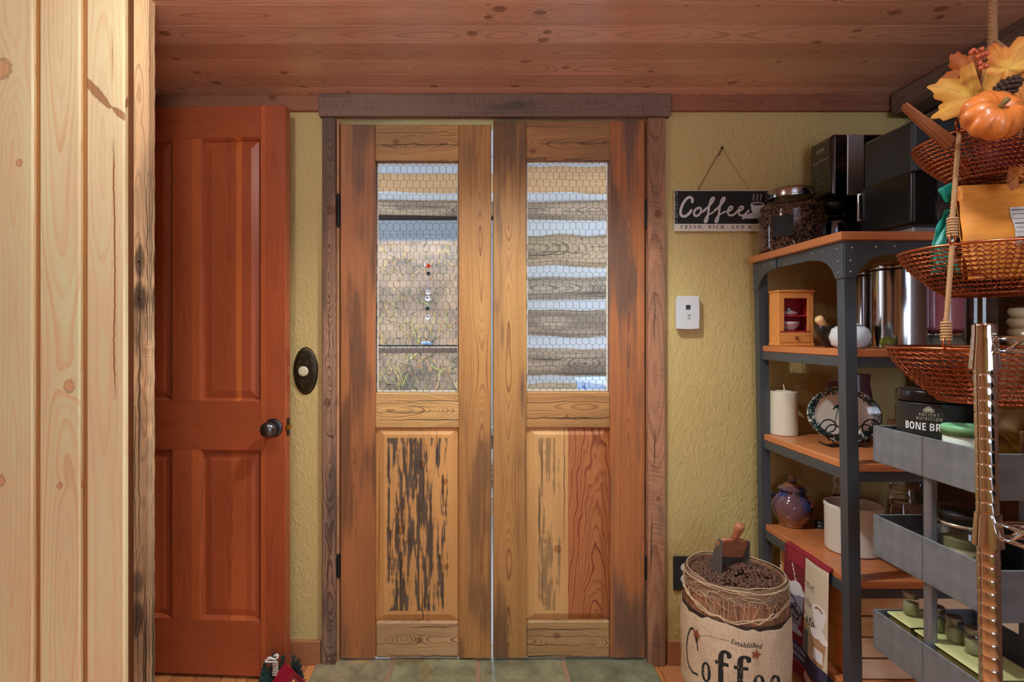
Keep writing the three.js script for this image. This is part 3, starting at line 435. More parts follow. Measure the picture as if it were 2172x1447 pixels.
    obj('pane', boxAt([xr[0] + 0.05, xr[0] + 0.054], [yo[0] + 0.05, yo[1] - 0.05], [zo[0] + 0.05, zo[1] - 0.05]), M.glass, wn);
  }
  struct('floor_mudroom', boxAt([-BX - 0.1, BX + 0.1], [-0.09, 0], [-1.84, -WT]), solid(0xa0a4a6, 0.6), 'pale floor of the mudroom');
  struct('ceiling_mudroom', boxAt([-BX - 0.1, BX + 0.1], [2.6, 2.68], [-1.90, 0]), M.whiteWall, 'white ceiling of the mudroom');
  struct('wall_mudroom_near', merge([boxAt([RX1, BX], [0, 2.6], [-WT, 0]), boxAt([-BX, BX], [CEIL + 0.05, 2.6], [-WT, 0])]), M.whiteWall, 'white upper wall above the double doors on the mudroom side');
}
{ // suncatcher and ornament in the far window
  const d = 3.70, s = d / F, g = thing('suncatcher', 'string of red, dark and clear glass beads hanging in the far window', 'suncatcher', P(908, 500, d));
  const yy = (p) => -(p - 500) * s;
  obj('string', bar([0, 0.0, 0], [-0.004, yy(690), 0], 0.0006, 5), solid(0xb0a898, 0.6), g);
  const clear = phy({ color: 0xeef4ff, roughness: 0.02, transmission: 0.9, thickness: 0.02, ior: 1.5 });
  obj('bead', T(ball(0.0155), 0.002, yy(564), 0), solid(0xd83c10, 0.15, 0, 1.2), g); obj('bead', T(ball(0.015), 0.002, yy(580), 0), solid(0x2a2418, 0.15), g);
  obj('bead', new THREE.OctahedronGeometry(0.014).translate(0.0, yy(601), 0), solid(0xb49a96, 0.1), g); obj('bead', new THREE.OctahedronGeometry(0.016, 1).translate(0, yy(620), 0), clear, g); obj('bead', new THREE.OctahedronGeometry(0.018, 1).translate(-0.003, yy(633), 0), clear, g);
  obj('bead', T(ball(0.016), -0.004, yy(654), 0), solid(0x303018, 0.15), g); obj('bead', new THREE.OctahedronGeometry(0.016, 1).translate(-0.004, yy(673), 0), clear, g);
  const b = thing('glass_ornament', 'small pale blue glass bird resting on the bar of the far window', 'ornament', [-0.335, 1.216 - (733 - CY) * 3.78 / F + 0.004, -1.69]);
  obj('body', ball(0.016).scale(1.9, 0.75, 0.8).translate(0, 0.012, 0), solid(0x9cc0e0, 0.1), b); obj('tail', T(new THREE.ConeGeometry(0.009, 0.03, 10), 0.038, 0.008, 0, 0, 0, -1.3), solid(0x88b0d8, 0.1), b);
}
{ // pale blue hamper low behind the door
  const g = thing('fabric_hamper', 'pale blue patterned fabric hamper low behind the chicken wire', 'hamper', [0.82, 0, -1.15]); g.rotation.y = 0.35;
  const m = phy({ roughness: 0.85, map: dataTex(128, 256, (u, v, o) => { const k = sstep(0.25, 0.4, fbm(u * 14, v * 26, 2)); o[0] = mix(0.50, 0.10, k); o[1] = mix(0.62, 0.2, k); o[2] = mix(0.85, 0.5, k); }) });
  obj('body', rbox(0.36, 0.955, 0.36, 0.02).translate(0, 0.4775, 0), m, g); obj('rim', rbox(0.372, 0.022, 0.372, 0.008).translate(0, 0.946, 0), solid(0xd8e4f4, 0.8), g);
}
{ // dry hillside outside the far window
  const nx = 80, nz = 60, g = new THREE.PlaneGeometry(26, 16, nx, nz).rotateX(-Math.PI / 2).translate(0, 0, -10.6), p = g.attributes.position, hy = (x, z) => -0.4 + Math.max(0, -z - 2.8) * 0.52 + 0.35 * fbm(x * 0.5, z * 0.5, 3);
  for (let i = 0; i < p.count; i++) p.setY(i, hy(p.getX(i), p.getZ(i)));
  g.computeVertexNormals();
  const t = dataTex(512, 512, (u, v, o) => { const a = fbm(u * 30, v * 30, 4), b = fbm(u * 120, v * 40, 3), c = sstep(0.1, 0.4, fbm(u * 14 + 9, v * 14, 3)); o[0] = 0.075 * (1 + 0.9 * a + 0.6 * b); o[1] = 0.045 * (1 + 0.9 * a + 0.6 * b) * mix(1, 0.95, c); o[2] = 0.024 * (1 + 0.9 * a + 0.5 * b) * mix(1, 0.6, c); });
  struct('hillside', g, phy({ map: t, roughness: 1 }), 'dry brown grassy hillside beyond the far window');
  const blade = sheet((u, v) => [(u - 0.5) * 0.022 * (1 - v * 0.8), v * 0.34, 0.09 * v * v], 1, 4, 0.001), r = rng(88), N = 16000;
  const im = new THREE.InstancedMesh(blade, phy({ color: 0xffffff, roughness: 1 }), N), q = new THREE.Object3D(), col = new THREE.Color();
  for (let i = 0; i < N; i++) { const z = -3.0 - r() * r() * 9 - r() * 0.5, x = (r() - 0.62) * (4 + -z * 0.8); q.position.set(x, hy(x, z) - 0.02, z); q.rotation.set((r() - 0.5) * 2.2, r() * 6.3, (r() - 0.5) * 2.2); const s = 0.25 + r() * 0.45; q.scale.set(s * 1.5, s * 0.9, s); q.updateMatrix(); im.setMatrixAt(i, q.matrix); const k = r(); im.setColorAt(i, k < 0.72 ? col.setRGB(0.13 + 0.17 * r(), 0.098 + 0.115 * r(), 0.036 + 0.02 * r()) : col.setRGB(0.045, 0.045 + 0.02 * r(), 0.018)); }
  im.name = 'dry_grass'; im.userData = { kind: 'stuff', label: 'dry tan grass and stems on the hillside', category: 'grass' }; scene.add(im);
}

// ───────────── things on the walls
{ // oval bell push
  const d = 2.085, c = P(648, 787, d), g = thing('doorbell', 'dark oval doorbell plate with round cream button on yellow wall', 'doorbell', c);
  const t = dataTex(96, 160, (u, v, o) => { const k = sstep(0.0, 0.5, fbm(u * 14, v * 22, 4)); o[0] = mix(0.025, 0.10, k); o[1] = mix(0.018, 0.07, k); o[2] = mix(0.008, 0.02, k); });
  const pl = lathe([[0, 0.009], [0.5, 0.009], [0.8, 0.0075], [0.95, 0.005], [1, 0], [0, 0]], 48).rotateX(Math.PI / 2).scale(0.0455, 0.088, 1);
  obj('back_plate', pl, phy({ map: t, roughness: 0.4, metalness: 0.4 }), g, [0, 0, -0.004]);
  const bu = obj('button', lathe([[0, 0.008], [0.0125, 0.008], [0.0125, 0.0065], [0.0155, 0.0075], [0.0185, 0.004], [0.0195, 0], [0, 0]], 32).rotateX(Math.PI / 2), solid(0xd2c8a8, 0.4, 0, 1.1), g, [-0.006, -0.001, 0.005]); bu.userData = { label: 'cream push button' };
  for (const y of [0.03, -0.03]) obj('screw', T(ball(0.003, 10, 8), 0, y, 0.004), M.oldBrass, g);
}
{ // thermostat
  const w = 47 / 574.2, h = 68 / 574.2, c = P(1453.5, 664, 2.09), g = thing('thermostat', 'white wall thermostat with small grey screen and two oval buttons', 'thermostat', [c[0], c[1], 0]);
  obj('back_plate', rbox(w * 0.94, h * 0.94, 0.012, 0.004).translate(0, 0, 0.007), M.white, g);
  const s = new THREE.Shape(); s.moveTo(-w / 2 + 0.002, -h / 2 + 0.002); s.quadraticCurveTo(0, -h / 2 - 0.002, w / 2 - 0.002, -h / 2 + 0.002); s.quadraticCurveTo(w / 2 + 0.001, 0, w / 2 - 0.002, h / 2 - 0.002); s.quadraticCurveTo(0, h / 2 + 0.002, -w / 2 + 0.002, h / 2 - 0.002); s.quadraticCurveTo(-w / 2 - 0.001, 0, -w / 2 + 0.002, -h / 2 + 0.002);
  obj('cover', prism(s, 0.016, 0.002).translate(0, 0, 0.021), solid(0xe4e6e8, 0.45, 0, 0.95), g);
  obj('screen', boxAt([-0.0085, 0.0085], [0.011, 0.028], [0.028, 0.0297], 0.0004), solid(0x3c4246, 0.2, 0, 1.0), g);
  for (const y of [-0.0095, -0.0205]) obj('button', lathe([[0, 0.0012], [0.7, 0.001], [1, 0], [0, 0]], 24).rotateX(Math.PI / 2).scale(0.0062, 0.004, 1), solid(0x9aa0a4, 0.5), g, [0.003, y, 0.029]);
}
{ // outlet with a plug-in
  const c = P(1447, 1216, 2.085), w = 38 / 574, h = 72 / 574, g = thing('wall_outlet', 'dark metal outlet plate with white sockets low on the wall', 'outlet', [c[0], c[1], 0]);
  obj('plate', rbox(w, h, 0.007, 0.003).translate(0, 0, 0.0045), solid(0x3a3c3a, 0.5, 0.5), g);
  for (const y of [0.022, -0.02]) { const s = obj('socket', lathe([[0, 0.002], [0.0145, 0.002], [0.0155, 0], [0, 0]], 28).rotateX(Math.PI / 2), solid(0xdfe4ea, 0.4, 0, 1), g, [0.008, y, 0.008]); for (const x of [-0.005, 0.005]) obj('slot', boxAt([x - 0.0012, x + 0.0012], [-0.001, 0.007], [0.0015, 0.0028], 0.0003), M.black, s); }
  const p = thing('night_light', 'white plug-in device in the lower socket of the dark outlet', 'plug', [c[0] + 0.010, c[1] - 0.026, 0.008]);
  obj('housing', rbox(0.027, 0.042, 0.03, 0.008).translate(0, 0, 0.017), solid(0xc8d2e0, 0.4, 0, 1), p); obj('lens', rbox(0.02, 0.02, 0.006, 0.003).translate(0, -0.008, 0.033), solid(0xa8b8cc, 0.25), p);
}
{ // hanging coffee sign
  const w = 216 / 578, h = 87 / 578, c = P(1538, 447, 2.075), g = thing('coffee_sign', 'black wooden Coffee sign hanging by twine on yellow wall', 'sign', [c[0], c[1], 0.002]);
  const tex = canvasTex(1024, 414, (k, W, H) => {
    k.fillStyle = '#e2dccb'; k.fillRect(0, 0, W, H); k.fillStyle = '#191817'; k.fillRect(6, 8, W - 14, H - 82);
    const r = rng(4); k.fillStyle = 'rgba(226,220,203,0.55)';
    for (let i = 0; i < 240; i++) { const e = r() < 0.6, x = e ? r() * 30 : r() * W, y = e ? r() * H : (r() < 0.5 ? r() * 20 : r() * H * 0.75); k.globalAlpha = e ? 0.7 : 0.16; k.fillRect(x, y, 2 + r() * (e ? 16 : 7), 1 + r() * (e ? 10 : 4)); }
    k.globalAlpha = 1; k.strokeStyle = '#d8d6d2'; k.lineCap = k.lineJoin = 'round';
    const S = (wd, pts) => { k.lineWidth = wd; k.beginPath(); k.moveTo(pts[0], pts[1]); for (let i = 2; i < pts.length; i += 6) k.bezierCurveTo(...pts.slice(i, i + 6)); k.stroke(); };
    S(27, [182, 118, 190, 60, 140, 55, 105, 110, 60, 175, 45, 265, 95, 265, 130, 265, 160, 225, 170, 205]);             // C
    S(21, [262, 180, 215, 170, 185, 230, 205, 255, 230, 275, 275, 235, 270, 195, 266, 175, 240, 170, 232, 190]);          // o
    S(16, [266, 215, 285, 225, 300, 215, 318, 195]);
    for (const x of [0, 108]) { S(21, [300 + x, 205, 370 + x, 150, 420 + x, 80, 392 + x, 76, 360 + x, 74, 345 + x, 200, 335 + x, 280, 330 + x, 335, 300 + x, 335, 308 + x, 300]); S(15, [308 + x, 300, 325 + x, 240, 370 + x, 245, 400 + x, 215]); }
    for (const x of [0, 108]) { S(19, [530 + x, 215, 580 + x, 205, 600 + x, 170, 575 + x, 165, 540 + x, 160, 525 + x, 245, 560 + x, 255, 590 + x, 260, 620 + x, 235, 640 + x, 205]); }
    S(13, [505, 215, 515, 222, 524, 220, 535, 214]);
    k.fillStyle = '#d4d8dc'; k.beginPath(); k.moveTo(768, 140); k.lineTo(905, 140); k.bezierCurveTo(905, 210, 880, 260, 835, 262); k.bezierCurveTo(790, 258, 770, 205, 768, 140); k.fill(); // cup
    k.beginPath(); k.ellipse(838, 140, 68, 20, 0, 0, 7); k.fill(); k.fillStyle = '#4a3626'; k.beginPath(); k.ellipse(838, 142, 54, 13, 0, 0, 7); k.fill();
    k.strokeStyle = '#d4d8dc'; S(13, [900, 165, 945, 160, 930, 220, 880, 218]);
    k.fillStyle = '#c8ccd2'; k.save(); k.translate(800, 262); k.rotate(-0.06); k.beginPath(); k.ellipse(0, 0, 120, 26, 0, 0, 7); k.fill(); k.restore(); k.save(); k.translate(735, 262); k.rotate(-0.5); k.beginPath(); k.ellipse(0, 0, 62, 15, 0, 0, 7); k.fill(); k.restore();
    k.strokeStyle = '#e4e6e8'; for (const x of [800, 838, 874]) S(6, [x, 105, x - 26, 85, x + 22, 62, x - 8, 40]);
    k.fillStyle = '#1c1a18'; k.font = 'bold 46px serif'; k.textBaseline = 'middle'; let x = 62; for (const ch of 'FRESH, RICH, AND R') { k.fillText(ch, x, H - 42); x += k.measureText(ch).width + 14; }
  });
  const front = phy({ map: tex, roughness: 0.65 }), fg = rbox(w, h, 0.011, 0.0015, 1), p = fg.attributes.position, uv = []; for (let i = 0; i < p.count; i++) uv.push(p.getX(i) / w + 0.5, p.getY(i) / h + 0.5); fg.setAttribute('uv', new THREE.Float32BufferAttribute(uv, 2));
  obj('sign_board', fg, front, g, [0, 0, 0.008]);
  const nail = [(1533 - 1538) / 578, (447 - 312) / 578, 0.006], tw = solid(0x6e5836, 0.9);
  const string = (x, r) => bar(nail, [x, h / 2, 0.008], r, 6);
  obj('twine', merge([string(-0.098, 0.0016), string(0.092, 0.0007), tube([[nail[0] - 0.012, nail[1] - 0.03, 0.007], [nail[0] - 0.004, nail[1] - 0.01, 0.009], nail, [nail[0] + 0.004, nail[1] - 0.004, 0.01]], 0.0022, 12, 6)]), tw, g);
  obj('nail', T(cyl(0.003, 0.003, 0.014, 10), nail[0], nail[1], 0.006, Math.PI / 2), M.ironDark, g);
}

// ───────────── metal and wood shelf unit
const LEAN = 0.016, SY = [1.493, 1.174, 0.861, 0.542, 0.235], lean = (y) => (1.493 - y) * LEAN, PX = [1.0, 1.595], PZ = [0.055, 0.551];
{
  const g = thing('shelf_unit', 'tall black iron shelf with brown wooden boards and riveted arches', 'shelf', [0, 0, 0]);
  const sm = [0, 1].map((i) => woodMat({ w: 0.52, l: 0.66, seed: 151 + i, light: [0xa8683e, 0xa06038][i], dark: 0x6e3c22, ppm: 700, freq: 60, amp: 0.06, contrast: 0.6, K: 1.65, coat: 0.35 }, 0.38, 0.0004));
  const post = (x, z) => { const s = 0.0145, pos = prism([[-s, -s], [s, -s], [s, s], [-s, s]], 1.47, 0.0015).rotateX(-Math.PI / 2).translate(0, 0.735, 0), p = pos.attributes.position; for (let i = 0; i < p.count; i++) p.setX(i, p.getX(i) + lean(p.getY(i))); obj('post', pos, M.iron, g, [x + s, 0, z]); };
  for (const x of [PX[0], PX[1] - 0.029]) for (const z of [PZ[0] + 0.015, PZ[1] - 0.015]) post(x, z);
  board('shelf_board', [0.983, 1.625], [SY[0] - 0.024, SY[0]], [0.045, 0.562], sm[0], 0, g, 0.003);
  for (let k = 1; k < 5; k++) { const o = lean(SY[k]); board('shelf_board', [1.008 + o, 1.592 + o], [SY[k] - 0.022, SY[k]], [0.087, 0.548 - 0.031], sm[k % 2], 0, g, 0.003, 0, k * 0.23);
    board('shelf_board_lip', [1.032 + o, 1.562 + o], [SY[k] - 0.022, SY[k]], [0.517, 0.549], sm[k % 2], 0, g, 0.002, 0.3, k * 0.23);
    for (const x of [1.006, 1.572]) obj('rail', boxAt([x + o, x + 0.018 + o], [SY[k] - 0.05, SY[k] - 0.022], [0.085, 0.52], 0.0015), M.iron, g);
    for (const z of [0.056, 0.528]) obj('rail', boxAt([1.03 + o, 1.565 + o], [SY[k] - 0.05, SY[k] - 0.022], [z, z + 0.018], 0.0015), M.iron, g); }
  const gus = (lx, ly) => { const s = new THREE.Shape(); s.moveTo(0, 0); s.lineTo(lx, 0); s.lineTo(lx, -0.034); s.bezierCurveTo(lx * 0.62, -0.038, 0.05, -0.05, 0.031, -ly); s.lineTo(0, -ly); s.lineTo(0, 0); return prism(s, 0.004, 0.0008); };
  const rv = (pts) => pts.map(([x, y]) => ball(0.0034, 8, 6).translate(x, y, 0.003));
  const pts = [[0.02, -0.02], [0.016, -0.055], [0.016, -0.085], [0.085, -0.018], [0.135, -0.016]];
  const put = (len, ly, pos, ry, flip) => { const a = gus(len, ly), b = rv(pts.filter((q) => q[0] < len)); for (const q of [a, ...b]) { if (flip) { q.scale(-1, 1, 1); const ix = q.index; if (ix) { for (let i = 0; i < ix.count; i += 3) { const t = ix.getX(i); ix.setX(i, ix.getX(i + 1)); ix.setX(i + 1, t); } } else for (const nm of ['position', 'normal', 'uv']) { const at = q.attributes[nm]; for (let i = 0; i < at.count; i += 3) for (let c = 0; c < at.itemSize; c++) { const t = at.getComponent(i, c); at.setComponent(i, c, at.getComponent(i + 1, c)); at.setComponent(i + 1, c, t); } } } q.rotateY(ry); }
    const o = obj('gusset', a, M.iron, g, pos); for (const q of b) obj('rivet', q, M.rivet, o); };
  const yT = SY[0] - 0.024;
  put(0.16, 0.10, [0.998, yT, PZ[1]], -Math.PI / 2, true); put(0.15, 0.10, [0.998, yT, PZ[0]], -Math.PI / 2, false);       // left side
  put(0.145, 0.10, [PX[0], yT, PZ[1] + 0.002], 0, false); put(0.145, 0.10, [PX[1], yT, PZ[1] + 0.002], 0, true);        // front
  obj('top_rail', boxAt([1.001, 1.006], [yT - 0.034, yT], [0.08, 0.53], 0.001), M.iron, g); obj('top_rail', boxAt([1.03, 1.57], [yT - 0.034, yT], [0.544, 0.549], 0.001), M.iron, g);
}
// jar on the floor of a shelf: outer glass wall with a thickness
const glassJar = (r, h, neck, t = 0.003) => lathe([[0, 0], [r * 0.86, 0], [r * 0.97, 0.006], [r, 0.02], [r, h * 0.72], [r * 0.95, h * 0.82], [neck, h * 0.92], [neck, h], [neck - t, h], [neck - t, h * 0.92], [r * 0.95 - t, h * 0.81], [r - t, h * 0.71], [r - t, 0.022], [r * 0.95 - t, 0.008], [0, 0.005]], 44);
const beanGeo = (() => { const g = ball(1, 8, 6).scale(0.0052, 0.0034, 0.0038), p = g.attributes.position; for (let i = 0; i < p.count; i++) { const z = p.getZ(i), y = p.getY(i); if (y > 0.002 && Math.abs(z) < 0.0016) p.setY(i, y * 0.55); } g.computeVertexNormals(); return g; })();
function beans(name, label, list, scale = 1) {
  const im = new THREE.InstancedMesh(beanGeo, M.bean, list.length), q = new THREE.Object3D(), r = rng(list.length), c = new THREE.Color();
  list.forEach((p, i) => { q.position.set(...p); q.rotation.set(r() * 6, r() * 6, r() * 6); q.scale.setScalar(scale * (0.85 + r() * 0.35)); q.updateMatrix(); im.setMatrixAt(i, q.matrix); const k = 0.7 + 0.8 * r(); im.setColorAt(i, c.setRGB(k, k * 0.95, k * 0.92)); });
  im.name = numbered(name); im.userData = { kind: 'stuff', label, category: 'coffee beans' }; scene.add(im); return im;
}
{ // jar of beans on the top board
  const d = 1.97, r = 0.104, c = [1.093, SY[0], CAMZ - d], g = thing('glass_jar', 'big glass jar of coffee beans with steel lid on top shelf', 'jar', c);
  obj('jar_body', glassJar(r, 0.195, 0.072), M.jarGlass, g);
  obj('lid', lathe([[0, 0.226], [0.06, 0.226], [0.071, 0.222], [0.0755, 0.214], [0.0755, 0.192], [0.073, 0.19], [0.073, 0.196], [0, 0.196]], 44), M.steel, g).userData = { label: 'steel screw lid' };
  const lb = sheet((u, v) => { const a = -1.22 - 0.62 * (1 - u) + 0.0; const th = (u - 0.5) * 0.62 - 0.72; return [Math.sin(th) * (r + 0.001), 0.05 + 0.07 * v, Math.cos(th) * (r + 0.001)]; void a; }, 10, 4, 0.001); obj('label', lb, solid(0x17181a, 0.7), g).userData = { label: 'blank black chalk label' };
  const rg = rng(12), list = []; for (let i = 0; i < 1500; i++) { const a = rg() * 6.283, y = 0.01 + rg() * 0.15, rr = (y > 0.14 ? 0.93 : 1) * (r - 0.009) * (i % 9 === 0 ? Math.sqrt(rg()) : 1); list.push([c[0] + Math.cos(a) * rr, c[1] + (i % 9 === 0 ? 0.158 : y), c[2] + Math.sin(a) * rr]); }
  beans('coffee_beans', 'brown coffee beans filling the big jar on the top shelf', list, 1.2);
  obj('bean_core', T(cyl(r - 0.012, r - 0.012, 0.148, 32), 0, 0.08, 0), M.beanDark, g);
}
{ // coffee maker with overhanging head
  const g = thing('coffee_maker', 'tall black and steel coffee maker on the top shelf', 'coffee maker', [1.2, SY[0], 0.05]);
  obj('base', rbox(0.21, 0.022, 0.15, 0.006).translate(0.105, 0.012, 0.075), M.satinBlack, g);
  obj('tower', rbox(0.085, 0.34, 0.13, 0.008).translate(0.165, 0.19, 0.07), M.satinBlack, g);
  const top = 0.397, bot = 0.187;
  obj('head', rbox(0.215, top - bot, 0.134, 0.012).translate(0.1075, (top + bot) / 2, 0.069), M.gloss, g);
  const pt = canvasTex(256, 420, (k, W, H) => { k.fillStyle = '#0c0e14'; k.fillRect(0, 0, W, H); k.fillStyle = '#b8bcc4'; k.font = 'bold italic 46px sans-serif'; k.fillText('ninja', 70, 70); k.fillRect(20, 138, 216, 5); k.fillStyle = 'rgba(160,170,190,0.5)'; for (let i = 0; i < 5; i++) { k.fillRect(70, 185 + i * 42, 40 + (i * 37) % 60, 6); k.beginPath(); k.arc(170, 188 + i * 42, 7, 0, 7); k.fill(); } });
  const pg = new THREE.PlaneGeometry(0.108, top - bot - 0.024), sb = boxAt([-0.054, 0.054], [-(top - bot - 0.024) / 2, (top - bot - 0.024) / 2], [-0.002, 0], 0.0004); void pg;
  const pp = sb.attributes.position, uu = []; for (let i = 0; i < pp.count; i++) uu.push(pp.getX(i) / 0.108 + 0.5, pp.getY(i) / (top - bot - 0.024) + 0.5); sb.setAttribute('uv', new THREE.Float32BufferAttribute(uu, 2));
  obj('control_panel', sb, phy({ map: pt, roughness: 0.15, clearcoat: 0.8 }), g, [-0.0018, (top + bot) / 2, 0.069], [0, -Math.PI / 2, 0]).userData = { label: 'glossy control panel with white lettering' };
  obj('steel_band', rbox(0.058, top - bot - 0.006, 0.012, 0.004).translate(0.077, (top + bot) / 2, 0.132), solid(0xd0d4dc, 0.38, 0.9, 1), g).userData = { label: 'brushed steel band' };
  obj('brew_basket', lathe([[0, 0.142], [0.03, 0.142], [0.044, 0.16], [0.05, 0.187], [0, 0.187]], 32).translate(0.05, 0, 0.07), M.satinBlack, g);
  const c = thing('carafe', 'glossy dark carafe under the coffee maker head', 'carafe', [1.248, SY[0] + 0.024, 0.123]);
  obj('body', lathe([[0, 0], [0.04, 0], [0.045, 0.008], [0.045, 0.06], [0.036, 0.085], [0.026, 0.098], [0, 0.098]], 36), solid(0x7c8ca8, 0.14, 1, 1), c);
  obj('lid', lathe([[0, 0.116], [0.012, 0.115], [0.024, 0.108], [0.028, 0.097], [0, 0.097]], 28), M.gloss, c); obj('handle', tube([[-0.03, 0.085, 0.02], [-0.055, 0.08, 0.035], [-0.058, 0.045, 0.038], [-0.038, 0.02, 0.026]], 0.006, 20, 8), M.satinBlack, c);
}
{ // countertop air fryer
  const g = thing('air_fryer', 'large dark grey countertop cooker with glossy black drawer on top shelf', 'cooker', [1.2, SY[0], 0.334]);
  obj('body', rbox(0.30, 0.302, 0.2, 0.014).translate(0.15, 0.164, 0.1), solid(0x3c4246, 0.45, 0.3, 1), g);
  obj('drawer', rbox(0.075, 0.152, 0.212, 0.012).translate(0.0315, 0.098, 0.1), solid(0x0b0c10, 0.24, 0, 1.0), g).userData = { label: 'glossy black pull-out drawer' };
  obj('drawer_handle', merge([rbox(0.008, 0.086, 0.008, 0.003).translate(-0.012, 0.115, -0.002), rbox(0.01, 0.008, 0.008, 0.002).translate(-0.006, 0.155, -0.001), rbox(0.01, 0.008, 0.008, 0.002).translate(-0.006, 0.075, -0.001)]), M.chrome, g);
  obj('base', rbox(0.29, 0.018, 0.19, 0.004).translate(0.15, 0.0095, 0.1), solid(0x8a9094, 0.4, 0.5), g);
  obj('top_trim', merge([bar([0.004, 0.310, 0.012], [0.004, 0.310, 0.19], 0.0024), bar([0.006, 0.310, 0.193], [0.29, 0.310, 0.193], 0.0024)]), M.steel, g);
}
{ // little wooden cupboard with red inside
  const wm = woodMat({ w: 0.2, l: 0.2, seed: 161, light: 0xc88444, dark: 0x9c5c2c, ppm: 900, freq: 200, depth: 0.05, contrast: 0.5 }, 0.5, 0.0003);
  const g = thing('toy_cupboard', 'tiny wooden cupboard with red lining on the second shelf', 'cupboard', [1.015, SY[1], 0.13]), w = 0.117, h = 0.183, dp = 0.062, t = 0.007;
  board('side_panel', [0, t], [0.008, h], [0, dp], wm, 1, g, 0.0015); board('side_panel', [w - t, w], [0.008, h], [0, dp], wm, 1, g, 0.0015); board('top_panel', [-0.003, w + 0.003], [h - 0.002, h + 0.006], [-0.001, dp + 0.004], wm, 0, g, 0.002); board('base_panel', [-0.002, w + 0.002], [0, 0.01], [-0.001, dp + 0.004], wm, 0, g, 0.002);
  const red = solid(0xa02430, 0.6, 0, 1.3); obj('back_panel', boxAt([t, w - t], [0.01, h - 0.002], [0.001, 0.005]), red, g); for (const [a, b] of [[t, t + 0.002], [w - t - 0.002, w - t]]) obj('lining', boxAt([a, b], [0.05, h - 0.002], [0.005, dp - 0.008]), red, g);
  obj('shelf', boxAt([t, w - t], [0.100, 0.105], [0.005, dp - 0.008]), red, g); obj('shelf', boxAt([t, w - t], [0.047, 0.052], [0.005, dp - 0.006]), red, g);
  for (const [a, b, c, d] of [[t, 0.019, 0.05, h - 0.002], [w - 0.019, w - t, 0.05, h - 0.002], [0.019, w - 0.019, h - 0.022, h - 0.002]]) board('face_frame', [a, b], [c, d], [dp - 0.008, dp], wm, a > 0.01 && b < w - 0.01 ? 0 : 1, g, 0.001);
  const dr = board('drawer', [t + 0.001, w - t - 0.001], [0.011, 0.046], [dp - 0.012, dp], wm, 0, g, 0.002); obj('knob', ball(0.0055, 12, 10), solid(0x7a3c18, 0.4), dr, [0, 0, 0.009]);
  const dishes = solid(0xd8d4dc, 0.25, 0, 1);
  const b = thing('small_bowl', 'small white bowl on the lower shelf of the tiny cupboard', 'bowl', [1.015 + 0.054, SY[1] + 0.0525, 0.162]); obj('bowl', lathe([[0, 0], [0.014, 0], [0.016, 0.004], [0.026, 0.016], [0.029, 0.03], [0.027, 0.03], [0.024, 0.017], [0.012, 0.006], [0, 0.006]], 32), dishes, b);
  obj('flower_band', lathe([[0.0277, 0.016], [0.0288, 0.022], [0.0283, 0.023], [0.0270, 0.016]], 32).scale(1.03, 1, 1.03), solid(0xa86a70, 0.4), b);
  const k = thing('lidded_dish', 'small white lidded dish with blue knob in the tiny cupboard', 'dish', [1.015 + 0.05, SY[1] + 0.1055, 0.162]); obj('dish', lathe([[0, 0], [0.02, 0], [0.027, 0.008], [0.026, 0.009], [0, 0.009]], 32), dishes, k); obj('lid', lathe([[0, 0.016], [0.012, 0.014], [0.025, 0.0088], [0, 0.0088]], 32), dishes, k); obj('knob', T(ball(0.0055, 12, 10), 0, 0.019, 0), solid(0xa8c8e8, 0.3), k);
}
{ // mortar and pestle
  const g = thing('mortar', 'black stone mortar bowl on the second shelf', 'mortar', [1.112, SY[1], 0.33]);
  obj('bowl', lathe([[0, 0], [0.024, 0], [0.026, 0.005], [0.040, 0.022], [0.050, 0.045], [0.052, 0.066], [0.047, 0.066], [0.044, 0.045], [0.032, 0.022], [0, 0.014]], 40), solid(0x1c1a1a, 0.25, 0, 1), g);
  const p = thing('pestle', 'pale wooden pestle leaning in the black mortar', 'pestle', [1.108, SY[1] + 0.03, 0.335]); obj('handle', lathe([[0, 0], [0.013, 0.004], [0.015, 0.015], [0.010, 0.03], [0.011, 0.06], [0.014, 0.076], [0.010, 0.084], [0, 0.086]], 24), solid(0xd8b080, 0.5), p, [0, 0, 0], [0.2, 0, 0.72]);
  const w = thing('sugar_jar', 'round white lidded jar partly behind the front shelf post', 'jar', [1.082, SY[1], 0.452]); w.scale.set(1.28, 1.15, 1.28);
  obj('body', lathe([[0, 0], [0.026, 0], [0.036, 0.008], [0.041, 0.028], [0.036, 0.048], [0.026, 0.056], [0, 0.056]], 36), solid(0xdfe2e6, 0.22, 0, 1), w); obj('lid', lathe([[0, 0.072], [0.005, 0.071], [0.006, 0.064], [0.018, 0.061], [0.027, 0.0555], [0, 0.0555]], 32), solid(0xdfe2e6, 0.22, 0, 1), w);
}
const canister = (label, x, z, r, h, grp) => { const g = thing('steel_canister', label, 'canister', [x, SY[1], z], grp); obj('body', lathe([[0, 0], [r - 0.004, 0], [r, 0.004], [r, h - 0.024], [r - 0.002, h - 0.022], [0, h - 0.022]], 48), M.steel, g); obj('lid', lathe([[0, h], [r - 0.004, h], [r, h - 0.003], [r, h - 0.017], [r - 0.003, h - 0.0195], [0, h - 0.0195]], 48), M.steel, g); return g; };
canister('narrow stainless steel canister right behind the front shelf post', 1.243, 0.25, 0.046, 0.247, 'steel canisters'); canister('wide stainless steel canister in the middle of the second shelf', 1.272, 0.392, 0.074, 0.253, 'steel canisters');
